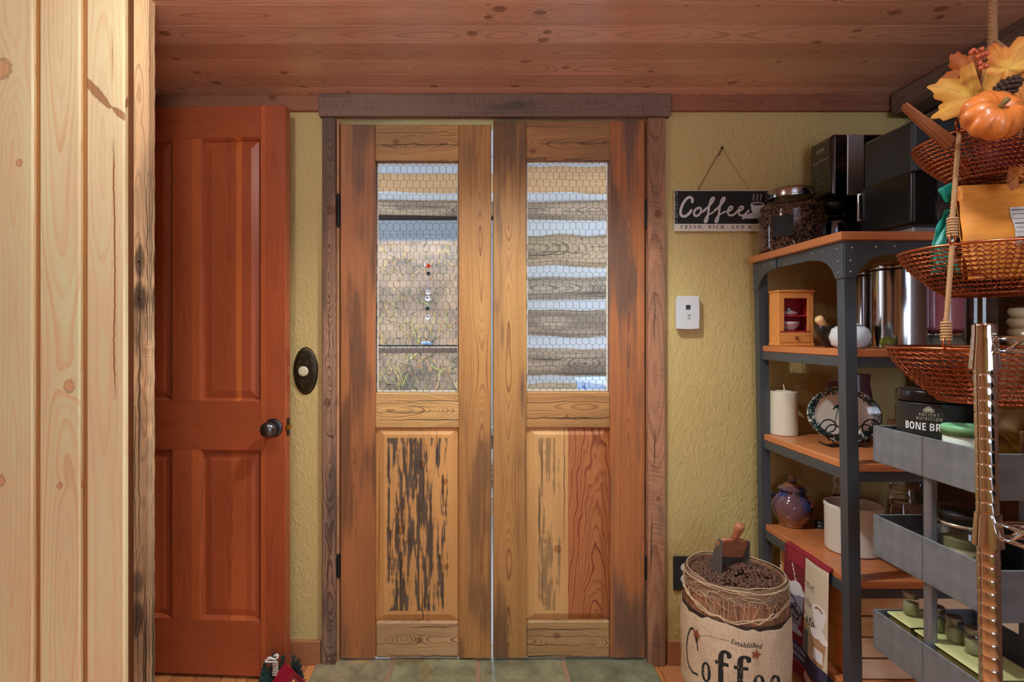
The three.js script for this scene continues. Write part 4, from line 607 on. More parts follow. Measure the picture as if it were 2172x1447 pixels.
{
  const g = thing('pink_tumbler', 'pink plastic cylinder on a steel and glass base beside canisters', 'tumbler', [1.372, SY[1], 0.43]);
  obj('cylinder', lathe([[0, 0.05], [0.046, 0.05], [0.049, 0.06], [0.049, 0.24], [0.044, 0.252], [0, 0.252]], 40), solid(0xa86470, 0.25, 0, 1.1, { clearcoat: 0.6 }), g); obj('steel_band', lathe([[0, 0.03], [0.042, 0.03], [0.043, 0.049], [0, 0.049]], 40), M.chrome, g); obj('glass_foot', lathe([[0, 0], [0.05, 0], [0.052, 0.008], [0.044, 0.03], [0, 0.03]], 40), solid(0x7c8074, 0.08, 0.2), g);
  const j = thing('tall_glass_jar', 'tall clear glass jar beside the pink cylinder', 'jar', [1.478, SY[1], 0.43]); obj('jar_body', glassJar(0.042, 0.2, 0.036), M.jarGlass, j); obj('lid', lathe([[0, 0.216], [0.036, 0.214], [0.039, 0.2], [0, 0.2]], 32), M.satinBlack, j);
  const b = thing('ceramic_cup_stack', 'stack of cream ceramic cups at the far end of second shelf', 'cups', [1.545, SY[1], 0.49]);
  for (let k = 0; k < 4; k++) obj('cup', lathe([[0, 0], [0.024, 0], [0.033, 0.012], [0.034, 0.022], [0.029, 0.03], [0, 0.03]], 28), solid([0xb09c78, 0xa89470, 0xb4a080, 0xc0b898][k], 0.4), b, [0.003 * (k % 2), 0.0285 * k, 0]);
  const l = thing('lime', 'small green ball before the wide steel canister', 'lime', [1.165, SY[1] + 0.0175, 0.487]); obj('ball_body', ball(0.0175, 20, 14).scale(1.06, 0.98, 1), solid(0x7c8a30, 0.4), l); obj('ball_tip', T(ball(0.003, 8, 6), 0.0185, 0, 0), solid(0x6a5a28, 0.6), l);  // ball standing for a green spot at the canister
}
{ // third shelf: candle, platter, mug, box
  const g = thing('pillar_candle', 'thick ivory pillar candle on the third shelf', 'candle', [1.084, SY[2], 0.098]);
  obj('wax', lathe([[0, 0.147], [0.032, 0.146], [0.038, 0.152], [0.0425, 0.153], [0.044, 0.150], [0.044, 0.004], [0.042, 0], [0, 0]], 40), solid(0xe6e0cc, 0.5, 0, 1, { sheen: 0.2 }), g);
  obj('wick', tube([[0, 0.145, 0], [0.001, 0.16, 0], [-0.003, 0.176, 0.001]], 0.0018, 10, 6), solid(0xe0d8c0, 0.8), g);
  const a = 0.117, b = 0.086, pl = thing('oval_platter', 'white oval platter with green sponged rim on wire stand', 'platter', [1.160, SY[2] + 0.012, 0.30]);
  const t = canvasTex(512, 380, (k, W, H) => { k.fillStyle = '#e4dfd4'; k.fillRect(0, 0, W, H); const r = rng(21); k.lineCap = 'round'; for (let i = 0; i < 420; i++) { const an = r() * 6.283, q = 0.80 + r() * 0.22, x = W / 2 + Math.cos(an) * W / 2 * q, y = H / 2 + Math.sin(an) * H / 2 * q; k.strokeStyle = ['#123038', '#1c4044', '#244a40'][i % 3]; k.lineWidth = 3 + r() * 5; k.beginPath(); k.arc(x, y, 5 + r() * 10, r() * 6, r() * 6 + 2.4); k.stroke(); }
    k.strokeStyle = k.fillStyle = '#1c4c50'; k.lineWidth = 6; k.beginPath(); k.moveTo(W * 0.40, H * 0.62); k.quadraticCurveTo(W * 0.42, H * 0.5, W * 0.47, H * 0.36); k.stroke(); for (let i = 0; i < 7; i++) { const an = -2.9 + i * 0.46; k.lineWidth = 9; k.beginPath(); k.moveTo(W * 0.47, H * 0.36); k.quadraticCurveTo(W * 0.47 + Math.cos(an) * 26, H * 0.36 + Math.sin(an) * 30, W * 0.47 + Math.cos(an) * 40, H * 0.38 + Math.sin(an) * 26 + 10); k.stroke(); } k.beginPath(); k.ellipse(W * 0.6, H * 0.62, 30, 12, 0.2, 0, 7); k.fill(); });
  const dg = lathe([[0, 0.004], [0.62, 0.004], [0.72, 0.008], [0.97, 0.018], [1.0, 0.019], [1.0, 0.014], [0.74, 0.001], [0.6, -0.004], [0, -0.004]], 64).rotateX(Math.PI / 2).scale(a, b, 1), p = dg.attributes.position, uv = []; for (let i = 0; i < p.count; i++) uv.push(p.getX(i) / (2 * a) + 0.5, p.getY(i) / (2 * b) + 0.5); dg.setAttribute('uv', new THREE.Float32BufferAttribute(uv, 2));
  obj('dish', dg, phy({ map: t, roughness: 0.15, clearcoat: 0.6 }), pl, [0, b * 0.97, -0.008], [-0.22, 0, 0]);
  const st = thing('plate_stand', 'black scrolled wire stand holding the oval platter', 'plate stand', [1.160, SY[2], 0.31]); const ring = (x, y, r, z) => Array.from({ length: 15 }, (_, i) => { const q = -1.2 + i * 0.42, rr = r * (i < 4 ? 0.5 + i * 0.125 : 1); return [x + Math.cos(q) * rr, y + Math.sin(q) * rr, z]; });
  for (const s of [-1, 1]) obj('scroll', merge([tube(ring(s * 0.066, 0.062, 0.026, 0.022), 0.0022, 60, 6), tube(ring(s * 0.05, 0.048, 0.024, 0.02), 0.0022, 60, 6), tube([[s * 0.05, 0.024, 0.02], [s * 0.05, 0.004, 0.02], [s * 0.05, 0.0025, -0.02], [s * 0.04, 0.0025, -0.07]], 0.0022, 24, 6)]), M.black, st);
  obj('cross_wire', bar([-0.05, 0.003, 0.0], [0.05, 0.003, 0.0], 0.0022), M.black, st); obj('back_leg', tube([[0, 0.003, 0.0], [0, 0.06, -0.025], [0, 0.10, -0.055], [0, 0.003, -0.08]], 0.0022, 24, 6), M.black, st);
  const v = thing('stoneware_jug', 'brown purple stoneware jug behind the oval platter', 'jug', [1.262, SY[2], 0.20]); obj('body', lathe([[0, 0], [0.044, 0], [0.052, 0.02], [0.055, 0.10], [0.05, 0.16], [0.044, 0.19], [0.047, 0.22], [0.043, 0.22], [0.04, 0.19], [0, 0.18]], 40), solid(0x6a4e56, 0.2, 0, 1.1), v); obj('handle', tube([[-0.045, 0.19, 0.0], [-0.085, 0.18, 0.0], [-0.088, 0.1, 0.0], [-0.053, 0.07, 0.0]], 0.008, 20, 8), solid(0x6a4e56, 0.2, 0, 1.1), v);
  const x = thing('small_tan_box', 'small tan box with a black oval behind the broth jar', 'box', [1.335, SY[2], 0.33]); obj('body', rbox(0.075, 0.085, 0.06, 0.003).translate(0, 0.0425, 0), solid(0x9a7c58, 0.7), x); obj('black_oval', lathe([[0, 0.001], [1, 0], [0, 0]], 24).rotateX(Math.PI / 2).scale(0.014, 0.022, 1).translate(0.0, 0.04, 0.031), M.black, x);
  const tw = thing('twine_roll', 'brown twine roll on top of the small tan box', 'twine', [1.335, SY[2] + 0.0855, 0.33]); const cp = []; for (let i = 0; i <= 120; i++) cp.push([0.022 * Math.cos(i * 0.42), 0.005 + 0.0088 * Math.floor(i / 24) + 0.006 * (i % 24) / 24, 0.022 * Math.sin(i * 0.42)]); obj('coil', tube(cp, 0.0045, 360, 6), M.rope, tw); obj('core', T(cyl(0.018, 0.018, 0.046, 20), 0, 0.0235, 0), solid(0x6a4c30, 0.9), tw);
}
{ // fourth shelf
  const g = thing('ginger_jar', 'blue and brown glazed pottery jar with knobbed lid', 'jar', [1.112, SY[3], 0.098]);
  const gz = dataTex(96, 160, (u, v, o) => { const n = fbm(u * 6, v * 8, 3), k = sstep(0.28, 0.46, v + 0.16 * n), b = sstep(-0.12, 0.25, fbm(u * 4 + 3, v * 4, 3)); const blue = [0.05, 0.07, 0.22], pur = [0.16, 0.08, 0.10], br = [0.30, 0.12, 0.05]; for (let c = 0; c < 3; c++) o[c] = mix(br[c], mix(pur[c], blue[c], b), k); });
  const gm = phy({ map: gz, roughness: 0.12, clearcoat: 0.8 });
  obj('body', lathe([[0, 0], [0.040, 0], [0.043, 0.004], [0.042, 0.012], [0.058, 0.035], [0.0655, 0.06], [0.062, 0.085], [0.048, 0.104], [0.040, 0.110], [0.040, 0.128], [0.036, 0.128], [0, 0.12]], 44), gm, g);
  obj('lid', lathe([[0, 0.150], [0.018, 0.149], [0.030, 0.142], [0.046, 0.131], [0.047, 0.127], [0, 0.127]], 40), gm, g); obj('knob', lathe([[0, 0.178], [0.010, 0.176], [0.0145, 0.169], [0.010, 0.158], [0.012, 0.149], [0, 0.149]], 28), gm, g);
  for (const s of [-1, 1]) obj('lug', tube([[0.05, 0.1, 0], [0.064, 0.098, 0], [0.066, 0.085, 0], [0.06, 0.078, 0]], 0.005, 12, 8).rotateY(s < 0 ? 2.4 : -0.9), gm, g);
  const tin = thing('round_tin', 'small dark round tin beside the pottery jar', 'tin', [1.196, SY[3], 0.125]); obj('body', lathe([[0, 0], [0.0165, 0], [0.0175, 0.003], [0.0175, 0.015], [0, 0.015]], 28), solid(0x38383c, 0.4, 0.3), tin); obj('lid', lathe([[0, 0.024], [0.017, 0.0235], [0.0182, 0.021], [0.0182, 0.0148], [0, 0.0148]], 28), solid(0x46464a, 0.4, 0.3), tin);
  const c = thing('white_crock', 'plain white ceramic crock behind the front shelf post', 'crock', [1.172, SY[3], 0.33]); obj('body', lathe([[0, 0], [0.070, 0], [0.076, 0.006], [0.077, 0.13], [0.079, 0.138], [0.078, 0.146], [0.074, 0.147], [0.071, 0.14], [0.070, 0.012], [0, 0.010]], 48), solid(0xe2dfd4, 0.3, 0, 1), c);
  const clip = (label, x, z, r, h, inner) => { const j = thing('clip_top_jar', label, 'jar', [x, SY[3], z], 'clip-top jars'); obj('jar_body', glassJar(r, h, r * 0.8), M.jarGlass, j); obj('contents', lathe([[0, 0.008], [r * 0.86, 0.008], [r - 0.005, 0.02], [r - 0.005, h * 0.68], [0, h * 0.7]], 32), inner, j); obj('glass_lid', lathe([[0, h + 0.02], [r * 0.5, h + 0.019], [r * 0.8, h + 0.012], [r * 0.84, h + 0.003], [0, h + 0.003]], 32), M.jarGlass, j); obj('wire_bail', merge([tube(Array.from({ length: 24 }, (_, i) => [Math.cos(i * Math.PI / 12) * r * 0.85, h * 0.96, Math.sin(i * Math.PI / 12) * r * 0.85]), 0.0016, 48, 5, true), tube([[r * 0.85, h * 0.96, 0], [r * 0.98, h + 0.005, 0], [r * 0.7, h + 0.022, 0], [-r * 0.7, h + 0.022, 0], [-r * 0.98, h + 0.005, 0], [-r * 0.85, h * 0.96, 0]], 0.0016, 40, 5), bar([-r * 0.9, h * 0.95, 0.006], [-r * 1.08, h * 0.78, 0.006], 0.002)]), M.chrome, j); };
  clip('clip top glass jar of dark coffee above the white crock', 1.262, 0.165, 0.047, 0.172, M.beanDark); clip('clip top glass jar of brown grounds at the back of shelf', 1.418, 0.22, 0.052, 0.17, solid(0x6a4632, 0.8)); clip('clip top glass jar of black beans between the other jars', 1.342, 0.30, 0.034, 0.14, solid(0x100c0a, 0.7));
}
{ // wooden crate on the bottom board
  const wm = woodMat({ w: 0.24, l: 0.4, seed: 171, light: 0xcc9058, dark: 0xb0703c, ppm: 800, freq: 60, depth: 0.05, contrast: 0.5 }, 0.6, 0.0004), slatLit = woodMat({ w: 0.06, l: 0.5, seed: 172, light: 0xe0c8a8, dark: 0xb8966c, ppm: 700, depth: 0.05, contrast: 0.5 }, 0.7, 0.0006);  // slats coloured paler than the sides to carry the daylight on them
  const g = thing('wooden_crate', 'wooden crate with slats paled as by daylight on the lowest shelf board', 'crate', [0.03, SY[4], 0]);
  board('side_panel', [1.03, 1.042], [0.001, 0.238], [0.125, 0.478], wm, 2, g, 0.0015); board('side_panel', [1.50, 1.512], [0.001, 0.238], [0.125, 0.478], wm, 2, g, 0.0015);
  for (let k = 0; k < 4; k++) { board('slat', [1.03, 1.512], [0.003 + k * 0.06, 0.057 + k * 0.06], [0.478, 0.488], slatLit, 0, g, 0.0015, 0, k * 0.3); board('slat', [1.03, 1.512], [0.003 + k * 0.06, 0.057 + k * 0.06], [0.115, 0.125], slatLit, 0, g, 0.0015, 0, k * 0.2); }
  for (let k = 0; k < 5; k++) board('bottom_slat', [1.042, 1.50], [0.001, 0.009], [0.13 + k * 0.07, 0.19 + k * 0.07], slatLit, 0, g, 0.001, 0, k * 0.21);
}
{ // tea towel over the rail
  const t = canvasTex(420, 680, (k, W, H) => {
    k.fillStyle = '#7c1822'; k.fillRect(0, 0, W, H); k.fillStyle = '#d8c8ae'; k.fillRect(W * 0.50, 0, W * 0.5, H * 0.80);
    k.fillStyle = '#9a2430'; k.fillRect(W * 0.1, 0, W * 0.38, H * 0.1);
    const S = (wd, col, ...a) => { k.strokeStyle = col; k.lineWidth = wd; k.lineCap = 'round'; k.beginPath(); k.moveTo(a[0], a[1]); for (let i = 2; i < a.length; i += 4) k.quadraticCurveTo(a[i], a[i + 1], a[i + 2], a[i + 3]); k.stroke(); };
    S(12, '#e4d4cc', 95, 80, 120, 140, 140, 190); for (let i = 0; i < 5; i++) S(5, '#a83040', 98 + i * 9, 95 + i * 22, 100 + i * 9, 99 + i * 22, 106 + i * 9, 101 + i * 22);
    k.fillStyle = '#8c8494'; k.beginPath(); k.moveTo(60, 210); k.lineTo(205, 210); k.lineTo(180, 400); k.lineTo(90, 400); k.fill(); k.fillStyle = '#e0dcdc'; for (const [x, y, r] of [[95, 205, 38], [140, 190, 44], [175, 212, 34], [120, 225, 40]]) { k.beginPath(); k.ellipse(x, y, r, r * 0.6, 0, 0, 7); k.fill(); }
    for (const [x, y] of [[110, 290], [150, 320], [130, 350]]) { k.strokeStyle = '#241a26'; k.lineWidth = 8; k.beginPath(); k.ellipse(x, y, 34, 24, 0.5, 0, 7); k.stroke(); }
    k.fillStyle = '#b8b4c8'; k.beginPath(); k.ellipse(135, 440, 64, 18, 0, 0, 7); k.fill(); k.fillRect(100, 405, 60, 34);
    k.fillStyle = '#4c3428'; k.font = '52px serif'; k.fillText('Gour', 96, 150); k.fillText('met', 222, 150); k.font = 'italic 48px serif'; k.fillText('the', 220, 245); k.font = 'italic bold 66px serif'; k.fillStyle = '#2c2420'; k.fillText('Café', 178, 340);
    k.fillStyle = '#ece8e4'; k.beginPath(); k.ellipse(355, 220, 58, 26, 0, 0, 7); k.fill(); k.beginPath(); k.moveTo(300, 225); k.lineTo(412, 225); k.lineTo(385, 310); k.lineTo(330, 310); k.fill(); S(10, '#8a6244', 330, 218, 355, 200, 380, 220); k.fillStyle = '#b88c64'; k.beginPath(); k.moveTo(300, 365); k.lineTo(412, 365); k.lineTo(390, 510); k.lineTo(325, 510); k.fill(); k.fillStyle = '#f0ecea'; for (const [x, y, r] of [[330, 350, 36], [365, 338, 40], [395, 356, 30]]) { k.beginPath(); k.ellipse(x, y, r, r * 0.65, 0, 0, 7); k.fill(); }
    k.fillStyle = '#f0ecea'; k.fillRect(322, 420, 70, 60); k.fillStyle = '#6e8494'; k.fillRect(215, 380, 50, 120); k.fillStyle = '#3c3450'; k.fillRect(0, H * 0.74, W, 96); k.fillStyle = '#d8d0e0'; k.font = 'bold 30px serif'; k.fillText('CAPPUCCINO', 40, H * 0.74 + 40); k.fillText('ESPRESSO', 70, H * 0.74 + 76);
    k.fillStyle = '#b03040'; k.fillRect(0, H * 0.88, W, 12); k.fillStyle = '#ddd6d0'; k.fillRect(W * 0.55, H * 0.895, W * 0.45, 40); k.strokeStyle = '#d8b0a0'; k.lineWidth = 8; k.beginPath(); k.arc(W * 0.6, H * 0.93, 24, 0, 7); k.stroke();
  });
  const yT = SY[3] - 0.012, o = lean(yT);
  const fn = (u, v) => { const a = u * Math.PI * 3.2, wv = 0.006 * Math.sin(a) * (1 - v * 0.6), z = 0.245 + 0.225 * u, y = yT - 0.365 * (1 - v) - 0.02 * u * (1 - v); return [0.998 + o - wv - 0.004 - 0.014 * (1 - v), y, z + 0.02 * (1 - v) * (u - 0.5)]; };
  const g = thing('tea_towel', 'red and cream cafe print tea towel hanging over shelf rail', 'towel'), mt = phy({ map: t, roughness: 0.95 });
  obj('front_fall', sheet((u, v) => fn(u, v), 30, 24, -0.0025), mt, g);
  obj('fold_over', sheet((u, v) => { const b = fn(u, 1), q = v * Math.PI; return [b[0] + 0.014 - 0.014 * Math.cos(q), b[1] + 0.011 * Math.sin(q) + (v > 0.99 ? -0.01 : 0), b[2]]; }, 20, 8, 0.0025), solid(0x7c1822, 0.95), g);
}

// ───────────── barrel of beans
const BAR = [0.79, 0.36];
{
  const g = thing('coffee_barrel', 'small wooden barrel wrapped in Coffee burlap with frayed gauze rim', 'barrel', [BAR[0], 0, BAR[1]]);
  const prof = (y) => 0.128 + 0.016 * Math.sin(Math.PI * clamp(y / 0.5)) + 0.012 * y / 0.5, H = 0.49;
  const bm = [0, 1, 2].map((i) => woodMat({ w: 0.09, l: 0.5, seed: 181 + i, light: [0x8a6248, 0x7e5840, 0x94684c][i], dark: 0x55382a, ppm: 700, stain: 0.4, grey: 0x4c3c32, depth: 0.05, cracks: 1, saw: 0.1 }, 0.75, 0.001));
  for (let k = 0; k < 18; k++) { const pts = []; for (let i = 0; i <= 10; i++) { const y = H * i / 10; pts.push([prof(y), y]); } for (let i = 10; i >= 0; i--) { const y = H * i / 10; pts.push([prof(y) - 0.012, y]); } pts.push(pts[0]);
    obj('stave', lathe(pts, 4, k * Math.PI / 9, Math.PI / 9 * 0.975), bm[k % 3], g); }
  for (const y of [0.06, 0.16, 0.385]) obj('hoop', lathe([[prof(y - 0.011) + 0.0005, y - 0.011], [prof(y) + 0.003, y - 0.010], [prof(y) + 0.003, y + 0.010], [prof(y + 0.011) + 0.0005, y + 0.011]], 60), solid(0x3a2c26, 0.6, 0.3), g);
  obj('barrel_bottom', T(cyl(0.122, 0.122, 0.012, 40), 0, 0.02, 0), bm[0], g);
  // burlap wrap with lettering
  const tx = canvasTex(1600, 420, (k, W, Hh) => {
    k.fillStyle = '#dcc8a8'; k.fillRect(0, 0, W, Hh); const r = rng(31); for (let i = 0; i < 5200; i++) { k.fillStyle = r() < 0.5 ? 'rgba(240,224,196,0.35)' : 'rgba(140,112,88,0.28)'; const h = r() < 0.5; k.fillRect(r() * W, r() * Hh, h ? 14 + r() * 20 : 2, h ? 2 : 14 + r() * 20); }
    k.strokeStyle = '#e0cfae'; k.lineWidth = 2; k.globalAlpha = 0.5; for (let i = 0; i < 60; i++) { const x = r() * W, y = r() * 46; k.beginPath(); k.moveTo(x, y); k.bezierCurveTo(x + 40, y + 20 * (r() - 0.5), x + 80, y + 20 * (r() - 0.5), x + 130, y + 14 * (r() - 0.5)); k.stroke(); } k.globalAlpha = 1;
    k.fillStyle = '#2a2a26'; k.strokeStyle = '#2a2a26'; k.lineCap = 'round';
    k.save(); k.translate(-115, 0); k.scale(0.93, 1);
    const letter = (s, x, y, sz, sq = 0.62) => { k.save(); k.translate(x, y); k.scale(sq, 1); k.font = 'bold ' + sz + 'px serif'; k.fillText(s, 0, 0); k.globalCompositeOperation = 'source-over'; k.fillStyle = 'rgba(196,178,148,0.9)'; for (let i = 0; i < 22; i++) { k.fillRect(r() * sz * 0.6, -r() * sz * 0.75, 5, 14); } k.restore(); k.fillStyle = '#2a2a26'; };
    k.lineWidth = 13; k.beginPath(); k.moveTo(560, 150); k.bezierCurveTo(540, 60, 478, 70, 462, 160); k.bezierCurveTo(444, 260, 470, 340, 560, 330); k.stroke(); k.lineWidth = 9; k.beginPath(); k.moveTo(560, 90); k.lineTo(566, 190); k.stroke();
    letter('o', 590, 335, 190, 0.72); letter('f', 695, 345, 270, 0.85); letter('f', 815, 345, 270, 0.85); letter('e', 930, 338, 190, 0.85); letter('e', 1050, 338, 190, 0.85);
    k.font = 'italic bold 34px serif'; k.fillText('Established', 800, 92); k.font = 'italic 44px serif'; k.fillText('Mokay', 720, 405); k.fillStyle = '#6a5a48'; for (let i = 0; i < 26; i++) k.fillRect(590 + i * 8, 96 - i * 0.6, 4, 4); k.restore();
  });
  const y0 = 0.165, y1 = 0.392, span = 4.6, a0 = -2.3; // angle 0 faces the camera
  const wob = (u) => 0.008 * vn(u * 9, 2) + 0.004 * vn(u * 40, 5);
  obj('burlap_wrap', sheet((u, v) => { const a = a0 + span * u, y = mix(y0 + wob(u) * 1.4, y1 + wob(u + 3), v), r = prof(y) + 0.006 + 0.0025 * vn(u * 22, v * 4) + 0.004 * sstep(0.2, 0, v); return [Math.sin(a) * r, y, Math.cos(a) * r]; }, 110, 14, 0.002), phy({ map: tx, roughness: 0.95, bumpMap: tx, bumpScale: 0.0015 }), g).userData = { label: 'cream burlap wrap lettered Coffee' };
  const star = (r) => { const s = new THREE.Shape(); for (let i = 0; i < 10; i++) { const q = i % 2 ? r * 0.5 : r, a = i * Math.PI / 5 + 0.2; i ? s.lineTo(Math.sin(a) * q, Math.cos(a) * q) : s.moveTo(Math.sin(a) * q, Math.cos(a) * q); } return prism(s, 0.004, 0.001); };
  for (const [a, y] of [[-1.12, 0.335], [-0.08, 0.325]]) obj('rust_star', star(0.0125), solid(0x8a4c38, 0.6, 0.3), g, [Math.sin(a) * (prof(y) + 0.010), y, Math.cos(a) * (prof(y) + 0.010)], [0, a, 0]).userData = { label: 'rusty metal star' };
  // frayed gauze over the rim
  const r2 = rng(77), th = [], R = prof(H);
  for (let k = 0; k < 4; k++) { const pts = []; for (let i = 0; i < 40; i++) { const a = i / 40 * 6.283, y = H + 0.005 - k * 0.004 + 0.004 * vn(a * 2 + k * 3, k), rr = R + 0.004 + 0.003 * vn(a * 3 + k, 8) + (k < 2 ? -0.006 : 0); pts.push([Math.sin(a) * rr, y, Math.cos(a) * rr]); } th.push(tube(pts, 0.0012 + 0.0006 * r2(), 100, 4, true)); }
  for (let k = 0; k < 150; k++) { const a = r2() * 6.283, b = a + (r2() - 0.5) * 0.9, y0 = H - r2() * 0.045, len = r2() * 0.025, pts = []; for (let i = 0; i < 6; i++) { const q = a + (b - a) * i / 5, y = y0 - len * i / 5 + 0.004 * vn(q * 14, k); pts.push([Math.sin(q) * (R + 0.005 + 0.002 * r2()), y, Math.cos(q) * (R + 0.005 + 0.002 * r2())]); } th.push(tube(pts, 0.0005 + 0.0004 * r2(), 10, 4)); }
  const hem = (a, o = 0) => H - 0.048 - 0.040 * Math.max(0, Math.sin((a + 1.75) * 1.25)) * (Math.abs(a + 0.5) < 1.26 ? 1 : 0) + 0.006 * vn(a * 7 + o, 2 + o);
  for (let k = 0; k < 4; k++) { const pts = []; for (let i = 0; i < 80; i++) { const a = i / 80 * 6.283 - 3.1416; pts.push([Math.sin(a) * (R + 0.007 + 0.002 * vn(a * 12, k)), hem(a, k * 2) + (k - 1.5) * 0.002, Math.cos(a) * (R + 0.007 + 0.002 * vn(a * 12, k))]); } th.push(tube(pts, 0.0012 + 0.0007 * r2(), 200, 5, true)); }
  for (let k = 0; k < 26; k++) { const a = -1.7 + k * 0.095 + 0.05 * r2(), b = a + (r2() - 0.5) * 0.35, y1 = hem(b), pts = []; for (let i = 0; i < 5; i++) { const t = i / 4, q = mix(a, b, t); pts.push([Math.sin(q) * (R + 0.006), mix(H - 0.035, y1, t) + 0.004 * r2(), Math.cos(q) * (R + 0.006)]); } th.push(tube(pts, 0.0006 + r2() * 0.0006, 10, 4)); }
  obj('gauze_netting', merge(th), solid(0xc4aa88, 0.95, 0, 1.2), g).userData = { label: 'frayed cream gauze threads over the rim' };
  obj('gauze_band', sheet((u, v) => { const a = u * 6.2832, rr = R + 0.0028; return [Math.sin(a) * rr, H - 0.045 + 0.05 * v + 0.008 * vn(a * 1.6, 3) * (1 - v), Math.cos(a) * rr]; }, 90, 3, 0.001), phy({ color: new THREE.Color().setRGB(...lin(0x8e7660, 1.2)), roughness: 1 }), g);
  obj('bean_bed', lathe([[0, H + 0.004], [0.06, H - 0.002], [0.11, H - 0.012], [R - 0.014, H - 0.02], [0, H - 0.06]], 40), M.beanDark, g);
  const list = [], mound = (x, z) => { const rr = Math.hypot(x, z); return H - 0.008 - 0.014 * (rr / R) ** 2 + 0.022 * Math.exp(-((x - 0.03) ** 2 + (z - 0.02) ** 2) / 0.0022); };
  for (let i = 0; i < 1500; i++) { const a = r2() * 6.283, rr = Math.sqrt(r2()) * (R - 0.016), x = Math.cos(a) * rr, z = Math.sin(a) * rr; list.push([BAR[0] + x, mound(x, z) + 0.022 * 0.4 + r2() * 0.004, BAR[1] + z]); }
  beans('coffee_beans', 'dark brown coffee beans heaped in the barrel', list, 1.12);
  // scoop stuck in the beans
  const s = thing('wooden_scoop', 'rustic scoop with wooden handle stuck in the barrel of beans', 'scoop', [BAR[0] - 0.018, H - 0.028, BAR[1] - 0.012]); s.rotation.set(0.34, 0.18, -0.20);
  const wd = woodMat({ w: 0.1, l: 0.1, seed: 191, light: 0x9a6244, dark: 0x70432e, ppm: 700, depth: 0.05 }, 0.6), gr = solid(0x5c5652, 0.6, 0.4);
  const backB = prism([[-0.046, 0], [0.046, 0], [0.050, 0.048], [0.034, 0.060], [-0.034, 0.060], [-0.050, 0.048]], 0.012, 0.002).translate(0, 0.062, -0.028); grainUV(backB, 0, 0.1, 0.1); obj('back_block', backB, wd, s);
  for (const q of [-1, 1]) obj('side_wall', prism([[-0.034, 0.118], [-0.034, 0.0], [0.045, -0.02], [0.036, 0.01], [-0.02, 0.122]], 0.004, 0.001).rotateY(-Math.PI / 2).translate(q * 0.049, 0, 0), gr, s);
  obj('scoop_floor', sheet((u, v) => [(u - 0.5) * 0.096, 0.062 - 0.075 * v, -0.030 + 0.01 * v], 6, 6, 0.003), gr, s);
  obj('handle', lathe([[0, 0], [0.0115, 0], [0.0105, 0.022], [0.013, 0.036], [0.0155, 0.05], [0.012, 0.06], [0, 0.062]], 24), wd, s, [0, 0.118, -0.028]);
}

// ───────────── three-tier grey bin tower
const BXL = 0.95, BXR = 1.19, BZ0 = CAMZ - 1.355, BZ1 = CAMZ - 1.03, TIER = [[0.911, 0.997], [0.688, 0.784], [0.4656, 0.5575]];
{
  const gt = dataTex(128, 128, (u, v, o) => { const k = 0.165 + 0.025 * vn(u * 128, v * 20) + 0.03 * vn(u * 20, v * 128) + 0.015 * fbm(u * 6, v * 6, 3); o[0] = k; o[1] = k * 1.06; o[2] = k * 1.12; });
  const felt = phy({ map: gt, roughness: 0.8 }), g = thing('bin_tower', 'grey three tier bin stand with open trays beside the shelf', 'storage bins'), L = BZ1 - BZ0, t = 0.005, zs = BZ0 + L * 0.46;
  const metal = solid(0x84888e, 0.4, 0.5, 1);
  for (const [y0, y1] of TIER) {
    const tr = obj('tray', merge([boxAt([BXL + t, BXR - t], [y0, y0 + t], [BZ0 + t, BZ1 - t]), boxAt([BXL, BXR], [y0, y1], [BZ0, BZ0 + t], 0.0015), boxAt([BXL, BXR], [y0, y1], [BZ1 - t, BZ1], 0.0015), boxAt([BXR - t, BXR], [y0, y1], [BZ0 + t, BZ1 - t], 0.0015)]), felt, g);
    obj('side_panel', boxAt([BXL, BXL + t], [y0, y1], [BZ0 + t, zs - 0.0006], 0.0016), felt, tr); obj('side_panel', boxAt([BXL, BXL + t], [y0, y1], [zs + 0.0006, BZ1 - t], 0.0016), felt, tr);
  }
  for (const x of [BXL + 0.018, BXR - 0.018]) obj('post', T(rbox(0.02, 0.985, 0.02, 0.006), x, 0.4925, zs), metal, g);
  for (const z of [BZ0 + 0.03, BZ1 - 0.03]) obj('foot', rbox(BXR - BXL, 0.02, 0.03, 0.006).translate((BXL + BXR) / 2, 0.01, z), metal, g);
  obj('foot_bar', rbox(0.03, 0.018, L - 0.06, 0.004).translate((BXL + BXR) / 2, 0.011, (BZ0 + BZ1) / 2), metal, g);
}
const wrapText = (w, h, draw) => canvasTex(w, h, draw);
function wrap(r, y0, y1, a0, a1) { return sheet((u, v) => { const a = mix(a0, a1, u); return [Math.sin(a) * r, mix(y0, y1, v), Math.cos(a) * r]; }, 28, 2, 0.0008); }
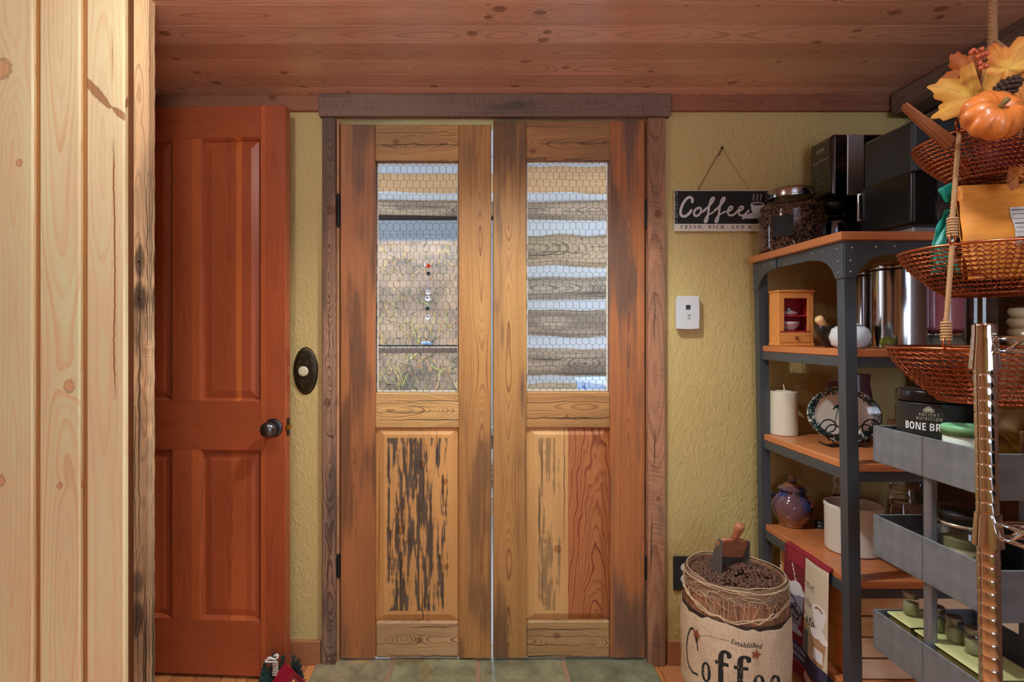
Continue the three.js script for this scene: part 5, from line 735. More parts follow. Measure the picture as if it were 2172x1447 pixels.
{ // tray 1
  const y = TIER[0][0] + 0.0055, g = thing('protein_tub', 'round black Bone Broth tub with ridged lid in the top tray', 'tub', [1.033, y, CAMZ - 1.268]), r = 0.074;
  obj('tub_body', lathe([[0, 0], [r - 0.004, 0], [r, 0.005], [r, 0.145], [r - 0.005, 0.15], [0, 0.15]], 48), solid(0x1a1b1a, 0.4, 0, 1.0), g); obj('lid', lathe([[0, 0.176], [r - 0.004, 0.176], [r + 0.001, 0.172], [r + 0.0015, 0.152], [r - 0.002, 0.15], [0, 0.15]], 48), solid(0x101112, 0.25, 0, 1), g);
  const t = wrapText(900, 470, (k, W, H) => { k.fillStyle = '#20211f'; k.fillRect(0, 0, W, H); const rr = rng(3); for (let i = 0; i < 1500; i++) { k.fillStyle = 'rgba(90,92,86,0.35)'; k.fillRect(rr() * W, rr() * H, 2, 2); } k.strokeStyle = k.fillStyle = '#d8d2bc'; k.lineWidth = 4; for (const [x, q] of [[292, 30], [338, 30], [315, 14]]) { k.beginPath(); k.ellipse(x, q, 24, 12, 0, 0, 7); k.stroke(); k.beginPath(); k.ellipse(x, q, 11, 5, 0, 0, 7); k.stroke(); } k.textAlign = 'center'; k.font = '30px sans-serif'; k.fillText('A N C I E N T', 315, 72); k.fillText('N U T R I T I O N', 315, 104); k.fillStyle = '#f0f0ee'; k.font = 'bold 78px sans-serif'; k.fillText('BONE BROTH', 330, 182); });
  obj('label', wrap(r + 0.0009, 0.008, 0.142, -1.75, 0.75), phy({ map: t, roughness: 0.5 }), g).userData = { label: 'black printed label with white lettering' };
  const m = thing('green_lid_tub', 'white tub with pale green lid at the front of top tray', 'tub', [0.998, y, CAMZ - 1.15]); obj('tub_body', lathe([[0, 0], [0.036, 0], [0.0395, 0.004], [0.0395, 0.094], [0, 0.094]], 40), solid(0xd8e4d8, 0.4, 0, 1), m); obj('lid', lathe([[0, 0.113], [0.04, 0.113], [0.0425, 0.111], [0.0425, 0.094], [0, 0.094]], 40), solid(0x84c894, 0.4, 0, 1.1), m);
  const pouch = (name, label, col, x, z, w, h, ry, rough = 0.35, metal = 0.3) => { const q = thing(name, label, 'pouch', [x, y, z]); q.rotation.y = ry; const mm = solid(col, rough, metal, 1.1); const f = (u, v) => { const b = 0.022 * Math.sin(Math.PI * u) * Math.sin(Math.PI * Math.min(1, v * 1.05)) * (1.1 - 0.6 * v); return [(u - 0.5) * w * (1 - 0.06 * v), v * h, b + 0.002 * vn(u * 7, v * 9)]; }; obj('front_film', sheet((u, v) => f(u, v), 14, 14, 0.001), mm, q); obj('back_film', sheet((u, v) => { const p = f(1 - u, v); return [p[0], p[1], -p[2] - 0.002]; }, 14, 14, 0.001), mm, q); obj('top_seal', boxAt([-w * 0.46, w * 0.46], [h - 0.016, h + 0.002], [-0.004, 0.002], 0.0008), mm, q); return q; };
  pouch('gold_pouch', 'gold brown foil pouch behind the chrome rack post', 0x8a5e20, 1.098, CAMZ - 1.13, 0.13, 0.165, -0.15);
  pouch('olive_pouch', 'dark olive packet leaning at the end of top tray', 0x4a4426, 1.128, CAMZ - 1.075, 0.11, 0.13, 0.1, 0.6, 0); pouch('kraft_pouch', 'kraft brown packet with white corner at the end of top tray', 0x7a5430, 1.05, CAMZ - 1.062, 0.07, 0.115, 0.2, 0.7, 0);
}
{ // tray 2
  const y = TIER[1][0] + 0.0055, g = thing('label_jar', 'glass jar with dark lid and cream drawn label in middle tray', 'jar', [1.022, y, CAMZ - 1.185]), r = 0.0435;
  obj('jar_body', glassJar(r, 0.128, r * 0.88, 0.002), M.jarGlass, g); obj('lid', lathe([[0, 0.151], [r * 0.92, 0.151], [r * 0.98, 0.148], [r * 0.98, 0.13], [0, 0.13]], 36), solid(0x2c2c2a, 0.35, 0.3), g); obj('lid_ring', lathe([[r * 0.9, 0.123], [r * 1.0, 0.123], [r * 1.01, 0.129], [r * 0.9, 0.13]], 36), solid(0xb8b098, 0.3, 0.6), g);
  obj('contents', T(cyl(r - 0.005, r - 0.006, 0.09, 30), 0, 0.052, 0), solid(0x6a6844, 0.8), g);
  const t = wrapText(400, 300, (k, W, H) => { k.fillStyle = '#d8d0a8'; k.fillRect(0, 0, W, H); k.strokeStyle = '#3a3430'; k.lineWidth = 7; for (const [a, b, c, d, e, f] of [[30, 30, 90, 150, 170, 120], [60, 170, 150, 90, 180, 40], [200, 40, 250, 120, 220, 200], [260, 200, 300, 90, 350, 190], [270, 220, 320, 150, 340, 260]]) { k.beginPath(); k.moveTo(a, b); k.quadraticCurveTo(c, d, e, f); k.stroke(); } k.lineWidth = 4; k.strokeRect(8, 8, W - 16, H - 16); });
  obj('label', wrap(r + 0.0008, 0.02, 0.08, -1.3, 0.9), phy({ map: t, roughness: 0.6 }), g).userData = { label: 'cream label with a dark line drawing' };
  const b = thing('dark_canister', 'squat black canister at the back of middle tray', 'canister', [1.09, y, CAMZ - 1.285]); obj('body', lathe([[0, 0], [0.056, 0], [0.06, 0.005], [0.06, 0.10], [0, 0.10]], 40), M.satinBlack, b); obj('lid', lathe([[0, 0.125], [0.054, 0.125], [0.061, 0.12], [0.061, 0.1], [0, 0.1]], 40), solid(0x2a2220, 0.3), b);
}
{ // tray 3: spice jars on little steps
  const y = TIER[2][0] + 0.0055, st = solid(0xc4c488, 0.35, 0, 1.1), jars = [[1932, 1.315], [1987, 1.245], [2025, 1.200], [2066, 1.155]];
  for (const [i, z0, z1] of [[0, CAMZ - 1.335, CAMZ - 1.262], [1, CAMZ - 1.252, CAMZ - 1.07]]) { const g = thing('spice_step', i ? 'longer pale yellow step block under the front spice jars' : 'shorter pale yellow step block under the rearmost spice jar', 'step'); obj('step_top', boxAt([0.968, 1.07], [y + 0.086, y + 0.091], [z0, z1], 0.002), st, g); obj('step_wall', merge([boxAt([0.972, 0.977], [y, y + 0.086], [z0 + 0.004, z1 - 0.004]), boxAt([1.06, 1.066], [y, y + 0.086], [z0 + 0.004, z1 - 0.004]), boxAt([0.977, 1.06], [y, y + 0.086], [z0 + 0.004, z0 + 0.009]), boxAt([0.977, 1.06], [y, y + 0.086], [z1 - 0.009, z1 - 0.004])]), solid(0x70602e, 0.5), g); }
  const proto = thing('spice_jar', 'rearmost small spice jar of green herbs on the short step', 'jar', [0, 0, 0], 'small spice jars in the lowest tray'), r = 0.0165;
  obj('jar_body', lathe([[0, 0], [r * 0.95, 0], [r, 0.003], [r, 0.034], [r * 0.8, 0.04], [r * 0.8, 0.043], [r * 0.8 - 0.0015, 0.043], [r * 0.8 - 0.0015, 0.04], [r - 0.0015, 0.033], [r - 0.0015, 0.004], [0, 0.003]], 28), M.jarGlass, proto); obj('lid', lathe([[0, 0.054], [r * 0.82, 0.054], [r * 0.9, 0.052], [r * 0.9, 0.0415], [0, 0.0415]], 28), solid(0x8c8478, 0.3, 0.7, 1), proto); obj('herbs', lathe([[0, 0.0045], [r - 0.0025, 0.0045], [r - 0.0025, 0.028], [0, 0.03]], 20), solid(0x7e8260, 0.9), proto);
  const labels = [0, 'second spice jar from the back on the long step', 'third spice jar from the back on the long step', 'frontmost spice jar beside the chrome rack post'];
  jars.forEach(([px, d], i) => { const q = i ? proto.clone() : proto; if (i) { q.name = numbered('spice_jar'); q.userData = { ...proto.userData, label: labels[i] }; scene.add(q); q.traverse((c) => { if (c !== q) c.name = numbered(c.name.replace(/_\d+$/, '')); }); } q.position.set((px - CX) * d / F, y + 0.0915, CAMZ - d); });
}

// ───────────── chrome wire rack
{
  const g = thing('chrome_rack', 'chrome wire rack with grooved post in the near foreground', 'rack'), d = 0.76, x0 = (2088 - CX) * d / F, z = CAMZ - d, yT = 1.216, len = 1.13, RL = 0.013;
  const xs = (y) => x0 + (1.216 - y) * 0.018, R = 0.0123, pts = [];
  for (let y = -1.216; y < -0.02; y += 0.0171) pts.push([R, y], [R, y + 0.0142], [R - 0.0011, y + 0.0152], [R - 0.0011, y + 0.0161]);
  pts.push([R, -0.012], [R * 0.8, -0.008], [0, -0.008]);
  const pg = lathe(pts, 32), slant = (q) => { const p = q.attributes.position; for (let i = 0; i < p.count; i++) p.setX(i, p.getX(i) - p.getY(i) * 0.018); q.computeVertexNormals(); return q; };
  obj('post', slant(pg), M.chrome, g, [x0, yT, z]);
  obj('post_cap', lathe([[0, 0.014], [0.011, 0.014], [0.0135, 0.011], [0.0135, -0.006], [0.0125, -0.009], [0, -0.009]], 32), M.chrome, g, [x0, yT, z]);
  obj('post', merge([bar([x0 + 0.34, 0, z], [x0 + 0.34, yT, z], R, 20), bar([x0, 0, z + len], [x0, yT, z + len], R, 20), bar([x0 + 0.34, 0, z + len], [x0 + 0.34, yT, z + len], R, 20)]), M.chrome, g);
  for (const [ya, yb] of [[1.2095, 1.1935], [0.962, 0.944]]) {
    const w = [], xa = xs(ya);
    obj('collar', lathe([[R + 0.0005, -0.021], [R + 0.005, -0.021], [R + 0.002, 0.021], [R + 0.0005, 0.021]], 32), M.chrome, g, [xs(yb), (ya + yb) / 2 - (ya > 1 ? 0.012 : 0), z]);
    for (const y of [ya, yb]) w.push(tube([[xa + 0.012, y, z], [xa + 0.012, y, z + len]], 0.0033, 2, 8), tube([[xa + 0.012, y, z + 0.004], [xa + 0.34, y, z + 0.004]], 0.0033, 2, 8));
    w.push(tube(Array.from({ length: 49 }, (_, i) => [xa + 0.012, i % 2 ? ya - 0.001 : yb + 0.001, z + 0.02 + i * 0.022]), 0.0024, 240, 6), tube(Array.from({ length: 15 }, (_, i) => [xa + 0.03 + i * 0.022, i % 2 ? ya - 0.001 : yb + 0.001, z + 0.004]), 0.0024, 90, 6));
    obj('shelf_rail', w, M.chrome, g);
    const s = []; for (let i = 0; i < 40; i++) s.push(bar([xa + 0.012, ya - 0.001, z + 0.02 + i * 0.027], [xa + 0.34, ya - 0.001, z + 0.02 + i * 0.027], 0.0016, 5)); obj('shelf_wires', s, M.chrome, g);
  }
  const l = thing('shelf_liner', 'thin white liner sheet on the chrome rack top', 'liner'); obj('sheet', rbox(0.31, 0.0035, 1.05, 0.001).translate(x0 + 0.18, 1.2158, z + 0.55), solid(0xd8d8d4, 0.5, 0, 1), l);
  const b = thing('dark_bin', 'black plastic bin on the chrome rack lower shelf', 'bin'); obj('body', merge([boxAt([x0 + 0.05, x0 + 0.32], [0.964, 0.97], [z + 0.25, z + 0.6]), boxAt([x0 + 0.05, x0 + 0.055], [0.964, 1.10], [z + 0.25, z + 0.6]), boxAt([x0 + 0.315, x0 + 0.32], [0.964, 1.10], [z + 0.25, z + 0.6]), boxAt([x0 + 0.05, x0 + 0.32], [0.964, 1.10], [z + 0.25, z + 0.255]), boxAt([x0 + 0.05, x0 + 0.32], [0.964, 1.10], [z + 0.595, z + 0.6])]), M.satinBlack, b);
}

// ───────────── hanging copper baskets
const HB = { x: 1.022, z: CAMZ - 1.12, tiers: [[1.597, 0.126, 0.075], [1.382, 0.15, 0.088], [1.188, 0.171, 0.105]] };
{
  const g = thing('hanging_basket', 'three tier copper wire basket hanging on rope from the ceiling', 'hanging basket', [HB.x, 0, HB.z]);
  const rope = (a, b, r, turns) => { const A = new THREE.Vector3(...a), B = new THREE.Vector3(...b), dir = B.clone().sub(A), len = dir.length(), n = Math.max(6, Math.round(turns * 7)), q = new THREE.Quaternion().setFromUnitVectors(new THREE.Vector3(0, 1, 0), dir.clone().normalize()), out = []; for (let s = 0; s < 3; s++) { const pts = []; for (let i = 0; i <= n; i++) { const an = i / n * turns * 6.283 + s * 2.094; pts.push(new THREE.Vector3(Math.cos(an) * r * 0.55, len * i / n, Math.sin(an) * r * 0.55).applyQuaternion(q).add(A)); } out.push(tube(pts, r * 0.56, n, 5)); } return merge(out); };
  const dirs = [154, 334, 64].map((d) => [Math.cos(d * Math.PI / 180), Math.sin(d * Math.PI / 180)]), at = (k, dd, e = 0) => { const [y, R] = HB.tiers[k]; return [dd[0] * R, y + e, dd[1] * R]; };
  HB.tiers.forEach(([y, R, dp], k) => {
    const prof = (t) => [R * (1 - 0.50 * Math.pow(t, 1.5)), -dp * t], wires = [], nl = 11;
    for (let j = 1; j <= nl; j++) { const [rr, yy] = prof(j / nl), n = 132; for (let s = 0; s < 2; s++) { const pts = []; for (let i = 0; i < n; i++) { const a = i / n * 6.2832, w = a * 30 + s * Math.PI; pts.push([Math.cos(a) * (rr + 0.0016 * Math.cos(w)), yy + 0.0016 * Math.sin(w), Math.sin(a) * (rr + 0.0016 * Math.cos(w))]); } wires.push(tube(pts, 0.0014, n * 2, 4, true)); } }
    for (let j = 0; j < nl; j++) { const [r0, y0] = prof(j / nl), [r1, y1] = prof((j + 1) / nl), n = 88, pts = []; for (let i = 0; i < n; i++) { const a = i / n * 6.2832, o = i % 2; pts.push([Math.cos(a) * (o ? r1 : r0), o ? y1 : y0, Math.sin(a) * (o ? r1 : r0)]); } wires.push(tube(pts, 0.0009, n * 3, 4, true)); }
    const [rb, yb] = prof(1); for (let i = 0; i < 5; i++) { const q = rb * (1 - i / 5), pts = []; for (let s = 0; s < 36; s++) pts.push([Math.cos(s / 36 * 6.2832) * q, yb, Math.sin(s / 36 * 6.2832) * q]); wires.push(tube(pts, 0.0014, 72, 4, true)); }
    for (let i = 0; i < 12; i++) { const a = i * Math.PI / 6; wires.push(bar([0, yb, 0], [Math.cos(a) * rb, yb, Math.sin(a) * rb], 0.0012, 4)); }
    const bk = obj('wire_basket', wires, M.copperDark, g, [0, y, 0]);
    const rp = Array.from({ length: 48 }, (_, s) => [Math.cos(s / 48 * 6.2832) * R, 0, Math.sin(s / 48 * 6.2832) * R]); obj('rim', tube(rp, 0.0032, 120, 8, true), M.copper, bk);
    for (const dd of dirs) { const ring = obj('hanging_ring', new THREE.TorusGeometry(0.0115, 0.0022, 8, 24), M.copper, bk, [dd[0] * R, 0.011, dd[1] * R]); ring.rotation.y = 0.5; }
  });
  for (const dd of dirs) { obj('rope', rope([0, 1.80, 0], at(0, dd, 0.02), 0.0042, 16), M.rope, g);
    for (const k of [0, 1]) { const a = at(k, dd, 0.0), b = at(k + 1, dd, 0.045), r = obj('rope', rope(a, b, 0.0042, 13), M.rope, g); const kn = []; for (let i = 0; i < 7; i++) { const q = new THREE.TorusGeometry(0.0068, 0.0026, 6, 16).rotateX(Math.PI / 2); kn.push(q.translate(b[0], b[1] - 0.028 + i * 0.0052, b[2])); } kn.push(bar([b[0], b[1] - 0.03, b[2]], [b[0], b[1] + 0.012, b[2]], 0.0045)); obj('knot', kn, M.rope, r); } }
  const main = obj('rope', rope([0, 1.79, 0], [0, CEIL, 0], 0.008, 12), M.rope, g); obj('ceiling_hook', merge([T(cyl(0.02, 0.02, 0.006, 20), 0, CEIL - 0.003, 0)]), M.copperDark, main);
}
// maple leaf: lobed, veined, curled
function leafGeo(R, curl, seed) {
  const lobes = [[90, 1, 36], [36, 0.9, 31], [144, 0.9, 31], [-14, 0.64, 28], [194, 0.64, 28]];
  const out = (a) => { let r = 0.46; const d = a * 180 / Math.PI; for (const [c, l, w] of lobes) { let e = Math.abs(((d - c + 540) % 360) - 180); const m = 1 - e / w; if (m > 0) r = Math.max(r, 0.46 + (l - 0.46) * (m < 0.45 ? m * 1.25 : 0.56 + (m - 0.45) * 0.8)); } const st = Math.abs(((d + 90 + 540) % 360) - 180); return r * (1 + 0.06 * Math.sin(a * 23 + seed)) * (1 - 0.45 * sstep(26, 0, st)) * (1 + 0.06 * vn(a * 9 + seed, seed)); };
  return sheet((u, v) => { const a = -Math.PI / 2 + u * 6.28318, r = out(a) * R * v; const x = Math.cos(a) * r, y = Math.sin(a) * r; return [x, y, curl * ((x * x + y * y) / R) + 0.006 * Math.sin(a * 5) * v + 0.004 * vn(x * 60 + seed, y * 60)]; }, 90, 6, 0.0009);
}
const leafTex = (c0, c1, seed) => dataTex(180, 40, (u, v, o) => { const n = 0.5 + 0.5 * fbm(u * 10 + seed, v * 4, 3) + (v - 0.55) * 0.9; const A = lin(c0, 1.2), B = lin(c1, 1.2), k = clamp(n); const vein = [0.25, 0.1, 0.4, 0.0, 0.5, 0.75].reduce((m, q) => Math.max(m, 1 - Math.abs(((u - 0.25 - q + 1.5) % 1) - 0.5) * 140), 0); for (let i = 0; i < 3; i++) o[i] = mix(A[i], B[i], k) * (1 - 0.25 * clamp(vein)); });
function leaf(label, px, py, d, R, rot, curl, c0, c1, seed) { const g = thing('maple_leaf', label, 'leaf', P(px, py, d), 'autumn leaves on the top basket'); g.rotation.set(...rot); R *= 1.22; obj('blade', leafGeo(R, curl * 0.6, seed), phy({ map: leafTex(c0, c1, seed), roughness: 0.7, transmission: 0, thickness: 0 }), g); obj('stem', tube([[0, -0.25 * R, 0.001], [0.01 * R, -0.7 * R, 0.01], [0.08 * R, -1.05 * R, 0.02]], 0.0011, 12, 5), solid(c1, 0.7), g); }
{
  leaf('brownish orange maple leaf behind the yellow ones', 2062, 152, 1.06, 0.042, [0.1, -0.4, 0.75], -0.2, 0xb86a2c, 0xa85424, 1);
  leaf('largest yellow maple leaf spreading left over the basket rim', 2070, 205, 1.03, 0.062, [0.0, -0.5, 1.05], -0.25, 0xd0a040, 0xb87428, 2);
  leaf('yellow maple leaf with orange tips at the top of the bunch', 2136, 146, 1.02, 0.052, [0.1, -0.5, -0.5], -0.25, 0xdcac4c, 0xc86a2c, 3);
  leaf('orange maple leaf beside the pumpkin at picture edge', 2168, 208, 1.0, 0.050, [0.0, -0.5, -1.2], -0.2, 0xc8803a, 0xb86028, 4);
  leaf('small orange leaf tucked under the top basket', 2160, 372, 1.02, 0.024, [0.5, 0, 1.9], 0.3, 0xb87430, 0x8a4a24, 5);
  const g = thing('corn_leaf', 'long pointed brown dried leaf sticking out of the top basket', 'dried leaf', P(1912, 224, 1.06)), a = [0, 0, 0], b = P(2014, 302, 1.08), o = P(1912, 224, 1.06), e = b.map((v, i) => v - o[i]); void a;
  obj('blade', sheet((u, v) => { const w = 0.002 + 0.013 * Math.pow(v, 0.8), nx = 0.6, ny = 0.8, s = (u - 0.5) * 2; return [e[0] * v + nx * s * w, e[1] * v + ny * s * w - 0.004 * s * s, e[2] * v + 0.012 * (1 - s * s)]; }, 10, 20, 0.0016), (() => { const t = dataTex(64, 64, (u, v, q) => { const k = 0.8 + 0.3 * vn(u * 40, v * 2); const c = lin(0x985a30, 1.2); for (let i = 0; i < 3; i++) q[i] = c[i] * k; }); return phy({ map: t, roughness: 0.6 }); })(), g); obj('midrib', bar([0, 0, 0.004], [e[0], e[1], e[2] + 0.012], 0.0016, 6), solid(0x7a4224, 0.6), g);
}
{ // little pumpkin
  const g = thing('pumpkin', 'small orange ribbed pumpkin tied to the top basket rim', 'pumpkin', P(2106, 245, 0.985)); g.rotation.set(1.12, 0, 0.12);
  const geo = ball(1, 72, 36), p = geo.attributes.position; for (let i = 0; i < p.count; i++) { const x = p.getX(i), y = p.getY(i), z = p.getZ(i), a = Math.atan2(z, x), s = Math.hypot(x, z), rib = 1 - 0.13 * Math.pow(Math.abs(Math.cos(a * 4.5)), 6) * s, dip = 0.30 * Math.exp(-s * s * 9); p.setXYZ(i, x * rib * 0.049, (y * 0.68 - Math.sign(y) * dip) * 0.049, z * rib * 0.049); } geo.computeVertexNormals();
  obj('body', geo, phy({ map: dataTex(128, 64, (u, v, o) => { const k = 0.85 + 0.35 * fbm(u * 24, v * 6, 3), c = lin(0xdc7a34, 1.15); for (let i = 0; i < 3; i++) o[i] = c[i] * k; }), roughness: 0.38, clearcoat: 0.3 }), g);
  obj('stem', lathe([[0, 0.036], [0.005, 0.035], [0.004, 0.022], [0.007, 0.012], [0, 0.01]], 12), solid(0x7a6436, 0.8), g);
  const c = thing('pine_cone', 'small dark pine cone above the pumpkin', 'pine cone', P(2134, 188, 0.985)); c.rotation.set(0.2, 0, -0.85); const sc = []; for (let i = 0; i < 70; i++) { const t = i / 70, a = i * 2.4, r = 0.011 * Math.sin(Math.PI * (0.12 + 0.83 * t)) + 0.002; const q = ball(0.0042, 8, 6).scale(1.2, 0.55, 1).rotateZ(0.5).translate(r, -0.026 + 0.052 * t, 0).rotateY(a); sc.push(q); } obj('scales', sc, solid(0x3a241a, 0.7), c); obj('core', ball(1, 14, 10).scale(0.009, 0.025, 0.009), solid(0x2a1a12, 0.8), c);
  const b = thing('berry_sprig', 'sprig of small rust coloured berries between the leaves', 'berries', P(2070, 125, 1.0)); const rg = rng(9), bs = [], ss = []; for (let i = 0; i < 16; i++) { const x = (rg() - 0.5) * 0.034, y = (rg() - 0.6) * 0.04, z = rg() * 0.012; bs.push([x, y, z]); ss.push(bar([0.01, -0.05, 0], [x, y, z], 0.0006, 4)); } obj('twig', ss, solid(0x6a3c24, 0.8), b); for (const q of bs) obj('berry', ball(0.0042, 10, 8).translate(...q), solid(0xa84c30, 0.35), b);
}
{ // things in the middle basket
  const yb = 1.382 - 0.082;
  const g = thing('orange_paper_bag', 'folded orange paper bag with white label in middle basket', 'bag', [1.012, yb + 0.022, CAMZ - 1.075]); g.rotation.set(-0.06, 0.08, 0.06);
  const t = dataTex(160, 160, (u, v, o) => { const c = lin(0xd88a34, 1.25), k = 0.95 + 0.12 * fbm(u * 3, v * 26, 3) + 0.14 * fbm(u * 5 + 3, v * 4, 2); for (let i = 0; i < 3; i++) o[i] = c[i] * k; }), m = phy({ map: t, bumpMap: t, bumpScale: 0.003, roughness: 0.55 });
  const bf = (u, v) => { const s = u * 2 - 1; return [s * 0.088, v * 0.175, 0.026 * Math.pow(1 - s * s, 0.5) * (1 - 0.8 * v * v) + 0.004 * vn(u * 5, v * 6) + 0.002]; };
  obj('front', sheet(bf, 24, 20, 0.001), m, g); obj('back', sheet((u, v) => { const q = bf(1 - u, v); return [q[0], q[1], -q[2]]; }, 24, 20, 0.001), m, g); obj('folded_top', rbox(0.172, 0.03, 0.014, 0.004).translate(0, 0.165, 0.002), m, g);
  const lt = canvasTex(200, 200, (k, W, H) => { k.fillStyle = '#d8d4cc'; k.fillRect(0, 0, W, H); k.fillStyle = '#5a5a5e'; for (let i = 0; i < 8; i++) k.fillRect(10, 12 + i * 24, 180 - (i * 29) % 60, i % 3 ? 3 : 6); });
  obj('label', sheet((u, v) => { const q = bf(0.45 + 0.30 * u + 0.04 * v, 0.33 + 0.42 * v); return [q[0], q[1], q[2] + 0.0022]; }, 8, 8, 0.0008), phy({ map: lt, roughness: 0.5 }), g).userData = { label: 'white label with grey lines' };
  const z = thing('teal_pouch', 'crumpled teal pouch with zebra stripes beside the orange bag', 'pouch', [0.937, yb + 0.034, CAMZ - 1.12]); z.rotation.set(0, -0.1, 0.06);
  const zt = canvasTex(200, 260, (k, W, H) => { k.fillStyle = '#148a78'; k.fillRect(0, 0, W, H); k.fillStyle = '#1c2a2c'; k.beginPath(); k.ellipse(140, 110, 74, 130, 0, 0, 7); k.fill(); k.strokeStyle = '#c4c8c0'; k.lineWidth = 10; for (let i = 0; i < 8; i++) { k.beginPath(); k.moveTo(72, 20 + i * 30); k.quadraticCurveTo(140, 20 + i * 32, 205, 44 + i * 28); k.stroke(); } k.fillStyle = '#d85a5a'; k.beginPath(); k.arc(92, 190, 16, 0, 7); k.fill(); });
  const zf = (u, v) => { const s = u * 2 - 1; return [s * 0.036 * (1 - 0.25 * v), v * 0.13 * clamp(0.45 + 0.9 * u), 0.022 * (1 - s * s) * (1 - 0.6 * v) + 0.005 * vn(u * 6 + 3, v * 7) + 0.003]; }; obj('front', sheet(zf, 16, 16, 0.001), phy({ map: zt, roughness: 0.4 }), z); obj('back', sheet((u, v) => { const q = zf(1 - u, v); return [q[0], q[1], -q[2]]; }, 16, 16, 0.001), solid(0x148a78, 0.4), z);
  const k = thing('black_pouch', 'shiny black bag with a teal corner behind the orange bag', 'pouch', [1.02, yb + 0.005, CAMZ - 1.15]); const kf = (u, v) => { const s = u * 2 - 1; return [s * 0.085, v * 0.212 * (1 - 0.08 * s * s), 0.026 * (1 - s * s) * (1 - 0.7 * v) + 0.006 * vn(u * 6 + 8, v * 7) + 0.003]; }; obj('front', sheet(kf, 16, 16, 0.001), solid(0x16171a, 0.3), k); obj('back', sheet((u, v) => { const q = kf(1 - u, v); return [q[0], q[1], -q[2]]; }, 16, 16, 0.001), solid(0x16171a, 0.3), k); obj('teal_corner', T(rbox(0.03, 0.034, 0.012, 0.005), -0.066, 0.195, 0.008, 0, 0, 0.5), solid(0x148a78, 0.5), k);
  const pb = thing('brown_packet', 'crinkled brown paper packet inside the lowest basket', 'packet', [1.05, 1.188 - 0.1, CAMZ - 1.11]); const pf = (u, v) => { const s = u * 2 - 1; return [s * 0.08, v * 0.085, 0.035 * (1 - s * s) * (1 - 0.6 * v) + 0.006 * vn(u * 7, v * 8) + 0.003]; }; obj('front', sheet(pf, 16, 12, 0.001), solid(0x6a4a30, 0.7), pb); obj('back', sheet((u, v) => { const q = pf(1 - u, v); return [q[0], q[1], -q[2]]; }, 16, 12, 0.001), solid(0x6a4a30, 0.7), pb);
  const st = thing('mauve_pouch', 'crinkled mauve pouch inside the top basket', 'pouch', [1.03, 1.597 - 0.071, CAMZ - 1.10]); const sf = (u, v) => { const s = u * 2 - 1; return [s * 0.065, v * 0.065, 0.03 * (1 - s * s) * (1 - 0.6 * v) + 0.006 * vn(u * 7 + 1, v * 8) + 0.003]; }; obj('front', sheet(sf, 16, 12, 0.001), solid(0x6a2a3c, 0.5), st); obj('back', sheet((u, v) => { const q = sf(1 - u, v); return [q[0], q[1], -q[2]]; }, 16, 12, 0.001), solid(0x4c4a5c, 0.5), st);
}

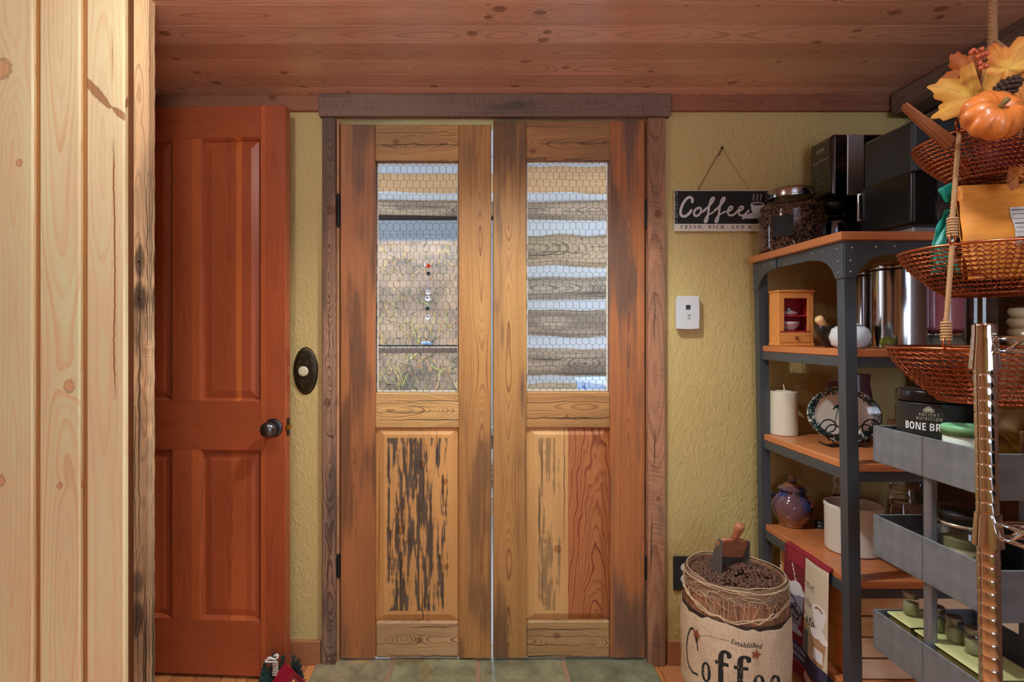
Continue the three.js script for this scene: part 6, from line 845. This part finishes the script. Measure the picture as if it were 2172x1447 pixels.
// ───────────── little cabin ornament before the red door
{
  const d = 1.885, g = thing('cabin_ornament', 'small painted red log cabin ornament with green trees and white smoke', 'ornament', [P(598, 0, d)[0], 0, CAMZ - d]);
  obj('ground', lathe([[0, 0.016], [0.05, 0.014], [0.068, 0.006], [0.07, 0], [0, 0]], 30).scale(1.0, 1, 0.72), solid(0x2c4a38, 0.6), g);
  const c = new THREE.Group(); c.name = 'cabin'; c.position.set(0.026, 0.012, 0.006); c.rotation.y = 0.72; g.add(c);
  const W = 0.060, L = 0.062, hw = 0.052, hr = 0.090, lg = [];
  for (let k = 0; k < 10; k++) { const y = 0.004 + k * 0.0064; if (y < hw) { for (const s of [-1, 1]) lg.push(T(cyl(0.0036, 0.0036, L, 8), s * W / 2, y, 0, Math.PI / 2), T(cyl(0.0036, 0.0036, W + 0.006, 8), 0, y, s * L / 2, 0, 0, Math.PI / 2)); } }
  for (let k = 0; k < 6; k++) { const y = hw + k * 0.0064, w = W * (1 - k / 6.3); for (const s of [-1, 1]) lg.push(T(cyl(0.0036, 0.0036, w, 8), 0, y, s * L / 2, 0, 0, Math.PI / 2)); }
  lg.push(boxAt([-W / 2, W / 2], [0, hw], [-L / 2, L / 2])); obj('log_walls', lg, solid(0x8a3028, 0.5, 0, 1.2), c);
  const roof = []; for (const s of [-1, 1]) for (let k = 0; k < 7; k++) { const t = (k + 0.5) / 7, x = s * mix(0.002, W / 2 + 0.012, t), y = mix(hr, hw - 0.010, t) + 0.002; roof.push(T(cbox(0.0085, 0.0034, L + 0.016, 0.0008), x, y, 0, 0, 0, -s * 0.82)); } roof.push(T(cyl(0.003, 0.003, L + 0.018, 8), 0, hr + 0.004, 0, Math.PI / 2)); obj('roof', roof, solid(0x9c1830, 0.45, 0, 1.2), c);
  obj('window', boxAt([-0.006, 0.006], [0.022, 0.036], [L / 2 + 0.003, L / 2 + 0.0055]), solid(0xe8a868, 0.5), c); obj('window', boxAt([-0.004, 0.004], [0.060, 0.070], [L / 2 + 0.003, L / 2 + 0.0055]), solid(0xe8a868, 0.5), c); obj('window', boxAt([-W / 2 - 0.0055, -W / 2 - 0.003], [0.018, 0.036], [0.010, 0.020]), solid(0xe8a868, 0.5), c); obj('door_panel', boxAt([-W / 2 - 0.0055, -W / 2 - 0.003], [0.004, 0.038], [-0.014, 0.002]), solid(0x3a1a14, 0.6), c);
  const st = []; const r = rng(14); for (let j = 0; j < 5; j++) for (let i = 0; i < 5; i++) { const a = i * 1.2566 + j; st.push(ball(0.0052, 8, 6).scale(1, 0.75, 1).translate(Math.cos(a) * 0.006, 0.08 + j * 0.0085, Math.sin(a) * 0.006)); } obj('chimney', merge(st).translate(-0.026, -0.004, -0.010), solid(0xb0a898, 0.8), g);
  obj('smoke', merge([tube([[-0.016, 0.125, -0.01], [-0.006, 0.136, -0.004], [-0.03, 0.138, 0.0], [-0.043, 0.140, 0.0], [-0.028, 0.150, 0.0], [-0.012, 0.147, 0.0], [-0.002, 0.153, 0.0], [-0.006, 0.162, 0.0], [-0.014, 0.157, 0]], 0.0032, 60, 8), ball(0.006, 12, 8).scale(1.6, 0.8, 0.8).translate(-0.028, 0.150, 0), ball(0.006, 12, 8).scale(0.9, 1.3, 0.8).translate(-0.003, 0.157, 0)]), solid(0xe4e4e0, 0.5, 0, 1.1), g, [-0.010, -0.012, 0.006]);
  const tree = (x, z, h, w, s) => { const rr = rng(s), l = []; for (let k = 0; k < 6; k++) { const t = k / 6, y = h * (0.08 + 0.9 * t), q = w * (1 - t * 0.86); for (let i = 0; i < 9; i++) { const a = i * 0.698 + k * 0.4 + rr() * 0.2; l.push(new THREE.ConeGeometry(q * 0.5, q * 1.2 + 0.008, 7).rotateZ(-0.5).translate(q * 0.6, 0, 0).rotateY(a).translate(0, y, 0)); } } l.push(new THREE.ConeGeometry(w * 0.5, h, 8).translate(0, h / 2, 0)); obj('tree', merge(l).translate(x, 0.006, z), solid([0x263e38, 0x2a4c42, 0x22363a][s % 3], 0.35, 0, 1.2), g); };
  tree(-0.058, -0.004, 0.126, 0.030, 1); tree(-0.034, -0.022, 0.150, 0.032, 2); tree(-0.006, -0.028, 0.136, 0.030, 3); tree(-0.058, 0.022, 0.086, 0.022, 4); tree(0.050, -0.016, 0.130, 0.028, 5); tree(0.030, -0.030, 0.136, 0.026, 6); tree(0.064, 0.014, 0.08, 0.016, 7);
}

// ───────────── ceiling lamps, all out of view; the three farthest back are added fill
for (const [x, z, cd, col, r, cone] of LAMPS) {
  const g = thing('unseen_ceiling_lamp', ['unseen round ceiling lamp nearest the double doors', 'unseen round ceiling lamp placed to light the pine partition', 'unseen round ceiling lamp added for fill before the chrome rack', 'unseen round ceiling lamp added for fill at the back on the partition side', 'unseen round ceiling lamp added for fill at the back beside the window'][LAMPS.findIndex((q) => q[0] === x)], 'lamp', [x, CEIL, z], 'unseen round ceiling lamps');
  obj('trim_ring', lathe([[0.05, -0.002], [0.066, -0.001], [0.07, -0.008], [0.054, -0.014], [0.05, -0.012]].reverse(), 40), M.white, g);
  obj('diffuser', T(cyl(0.05, 0.05, 0.006, 40), 0, -0.007, 0), phy({ color: 0xffffff, emissive: new THREE.Color().setRGB(...col), emissiveIntensity: 3, roughness: 0.6 }), g);
  const l = cone ? new THREE.SpotLight(new THREE.Color().setRGB(...col), cd, 0, cone, 0.55, 2) : new THREE.PointLight(new THREE.Color().setRGB(...col), cd, 0, 2); if (l.target) { l.target.position.set(0, -1, 0); g.add(l.target); } l.position.set(0, -0.03, 0); l.shadow.radius = r / 0.02; l.name = 'lamp_light'; g.add(l);
}

scene.traverse((o) => { if (o.isMesh || o.isLight) { o.castShadow = true; if (o.isMesh) o.receiveShadow = true; } });
renderer.render(scene, camera);
